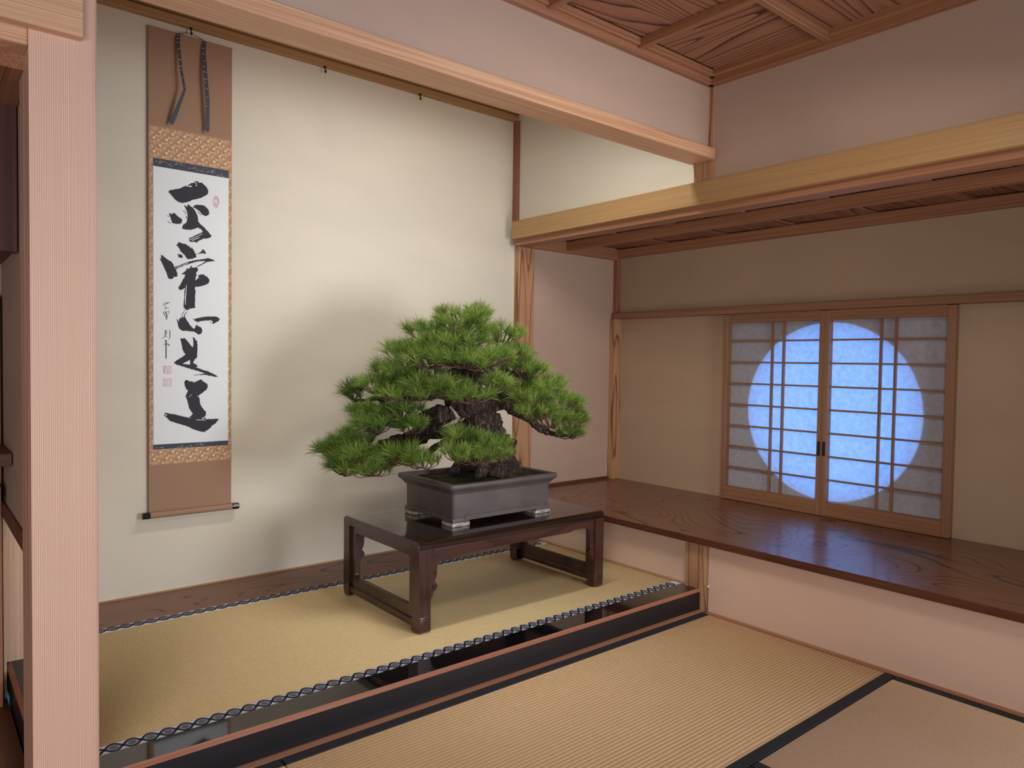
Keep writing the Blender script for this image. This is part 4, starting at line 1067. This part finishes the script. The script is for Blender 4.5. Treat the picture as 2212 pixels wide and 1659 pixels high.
# foliage: one pad of needle whorls per branchlet group
PADS = [  # px, py, half width px, half height px, depth offset, depth radius, whorls, darkness
 (1004, 684, 62, 22, 0.00, 0.13, 22, 0.0), (1000, 704, 70, 18, -0.06, 0.12, 14, 0.05),
 (925, 722, 52, 22, 0.05, 0.14, 20, 0.05), (1082, 724, 42, 24, 0.02, 0.14, 18, 0.0),
 (985, 742, 78, 20, -0.10, 0.14, 26, 0.0), (880, 762, 52, 24, 0.02, 0.16, 22, 0.05),
 (1110, 768, 46, 24, 0.00, 0.16, 20, 0.05), (930, 778, 70, 18, -0.12, 0.14, 22, 0.0),
 (1050, 775, 66, 20, -0.14, 0.14, 24, 0.0), (850, 802, 52, 20, 0.00, 0.15, 18, 0.05),
 (1005, 782, 80, 14, -0.20, 0.10, 18, 0.0), (1140, 800, 40, 22, -0.02, 0.15, 18, 0.0),
 (820, 832, 46, 22, 0.00, 0.13, 18, 0.05), (905, 835, 62, 18, -0.10, 0.12, 20, 0.0),
 (765, 846, 26, 18, 0.05, 0.08, 9, 0.45), (965, 842, 48, 14, -0.20, 0.08, 12, 0.0), (880, 856, 70, 10, -0.12, 0.08, 12, 0.05),
 (1070, 832, 36, 16, -0.22, 0.08, 12, 0.0), (1025, 858, 50, 12, -0.25, 0.07, 10, 0.0), (1180, 836, 42, 24, -0.02, 0.14, 20, 0.0),
 (1150, 862, 50, 20, -0.10, 0.12, 20, 0.0), (1215, 872, 40, 26, -0.02, 0.13, 20, 0.05), (1190, 905, 46, 20, -0.08, 0.11, 18, 0.0),
 (1240, 912, 26, 24, -0.02, 0.09, 14, 0.10), (1160, 890, 40, 14, -0.14, 0.08, 12, 0.0), (1232, 938, 26, 8, -0.04, 0.06, 8, 0.1),
 (800, 895, 52, 18, 0.02, 0.12, 22, 0.10), (870, 888, 46, 16, -0.04, 0.10, 16, 0.10), (815, 918, 54, 20, -0.06, 0.12, 20, 0.08),
 (890, 922, 30, 14, -0.12, 0.08, 10, 0.08), (765, 952, 44, 24, 0.02, 0.12, 20, 0.12), (720, 975, 34, 22, 0.02, 0.10, 18, 0.15),
 (780, 985, 60, 22, -0.06, 0.12, 24, 0.10), (750, 1010, 44, 18, -0.04, 0.10, 18, 0.10), (835, 992, 46, 18, -0.12, 0.10, 18, 0.05),
 (800, 1018, 50, 10, -0.10, 0.08, 14, 0.08), (880, 985, 40, 20, -0.16, 0.09, 15, 0.0), (915, 1000, 34, 12, -0.20, 0.07, 9, 0.0),
 (1000, 945, 40, 14, -0.22, 0.07, 11, 0.0), (1060, 962, 38, 18, -0.24, 0.08, 13, 0.0), (985, 978, 34, 18, -0.26, 0.08, 11, 0.0),
 (1030, 990, 46, 14, -0.28, 0.07, 12, 0.0), (1080, 985, 20, 12, -0.22, 0.06, 6, 0.0),
 (960, 760, 90, 30, 0.15, 0.14, 26, 0.1), (1060, 800, 90, 30, 0.16, 0.14, 26, 0.1), (930, 820, 90, 24, 0.15, 0.14, 22, 0.1), (1130, 850, 70, 26, 0.12, 0.12, 18, 0.1),
]
SCM = 1.0/480.0
def pad(px, py, hw, hh, off, dr, nw, dark):
    bm = new(); tint = bm.verts.layers.float.new('tint')
    tw = new()
    base = T(px, py+hh*0.6, off)
    hub = T(px, py+hh*1.1, off)
    cx = 1010.0
    for k in range(int(nw*1.7)):
        # whorls fill a flattened dome
        while True:
            a, c = RN.uniform(-1, 1), RN.uniform(-1, 1)
            if a*a+c*c <= 1: break
        h = math.sqrt(max(0.0, 1-a*a-c*c))
        vpos = RN.uniform(-0.9, 1.0)*hh*h if RN.random() < 0.45 else hh*h*RN.uniform(0.5, 1.0)-hh*0.2
        p = T(px+a*hw, py-vpos, off+c*dr)
        d = Vector((0, 0, 1.0)) + RIGHT*(a*0.55 + (px-cx)/650.0) + FWD*(c*0.5) - FWD*0.18
        d += Vector((RN.uniform(-.35, .35), RN.uniform(-.35, .35), RN.uniform(-.25, .2)))
        d.normalize()
        u = d.orthogonal().normalized(); w = d.cross(u)
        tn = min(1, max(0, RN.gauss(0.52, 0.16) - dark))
        nn = RN.randint(34, 54)
        Lb = RN.uniform(0.046, 0.078)
        stem = p - d*0.014
        for q in range(nn):
            th = RN.uniform(0, 2*math.pi); ph = math.radians(3 + (50 if RN.random() < 0.8 else 78)*math.sqrt(RN.random()))
            dd = d*math.cos(ph) + (u*math.cos(th)+w*math.sin(th))*math.sin(ph)
            L = Lb*RN.uniform(0.7, 1.1)
            o0 = stem + d*RN.uniform(0, 0.018)
            side = dd.cross(Vector((RN.uniform(-1, 1), RN.uniform(-1, 1), RN.uniform(-1, 1)))).normalized()*0.00085
            mid_ = o0 + dd*L*0.55 + Vector((0, 0, 0.0015)); tip = o0 + dd*L + Vector((0, 0, -0.001))
            v = [bm.verts.new(o0-side), bm.verts.new(o0+side), bm.verts.new(mid_+side), bm.verts.new(mid_-side), bm.verts.new(tip)]
            tq = min(1, max(0, tn + RN.uniform(-.16, .16)))
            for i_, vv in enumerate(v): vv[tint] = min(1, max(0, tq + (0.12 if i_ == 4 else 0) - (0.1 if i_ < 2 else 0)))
            bm.faces.new((v[0], v[1], v[2], v[3])); bm.faces.new((v[3], v[2], v[4]))
        # bud scale and twig back toward the hub of the pad
        m1 = stem.lerp(hub, 0.35) + Vector((0, 0, -0.006)); m2 = stem.lerp(hub, RN.uniform(0.6, 0.95))
        tube(tw, [stem + d*0.010, stem, m1, m2], [0.0020, 0.0022, 0.0018, 0.0024], 5, False)
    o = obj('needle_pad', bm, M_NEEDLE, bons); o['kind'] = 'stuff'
    o2 = obj('twigs', tw, M_TWIG, o); o2['kind'] = 'stuff'
for p_ in PADS: pad(*p_)

# small white peg with a thin dark cord on the plaster edge by the cedar post
pg = at_x(1530.5, 1267, XR)
b = new(); tube(b, [(XR+0.001, pg.y, pg.z), (XR-0.004, pg.y, pg.z), (XR-0.007, pg.y, pg.z)], [0.004, 0.0055, 0.003], 10)
peg = tag(obj('wall_peg', b, plain('white_plastic', srgb(226, 210, 196), 0.5)), 'tiny white peg on the plaster edge beside the chamfered cedar post', 'peg')
b = new(); tube(b, [(XR-0.0012, pg.y+0.001, pg.z-0.004), (XR-0.0012, pg.y+0.002, pg.z*0.5), (XR-0.0012, pg.y+0.001, 0.004)], 0.0011, 6)
obj('cord', b, M_IRON, peg)
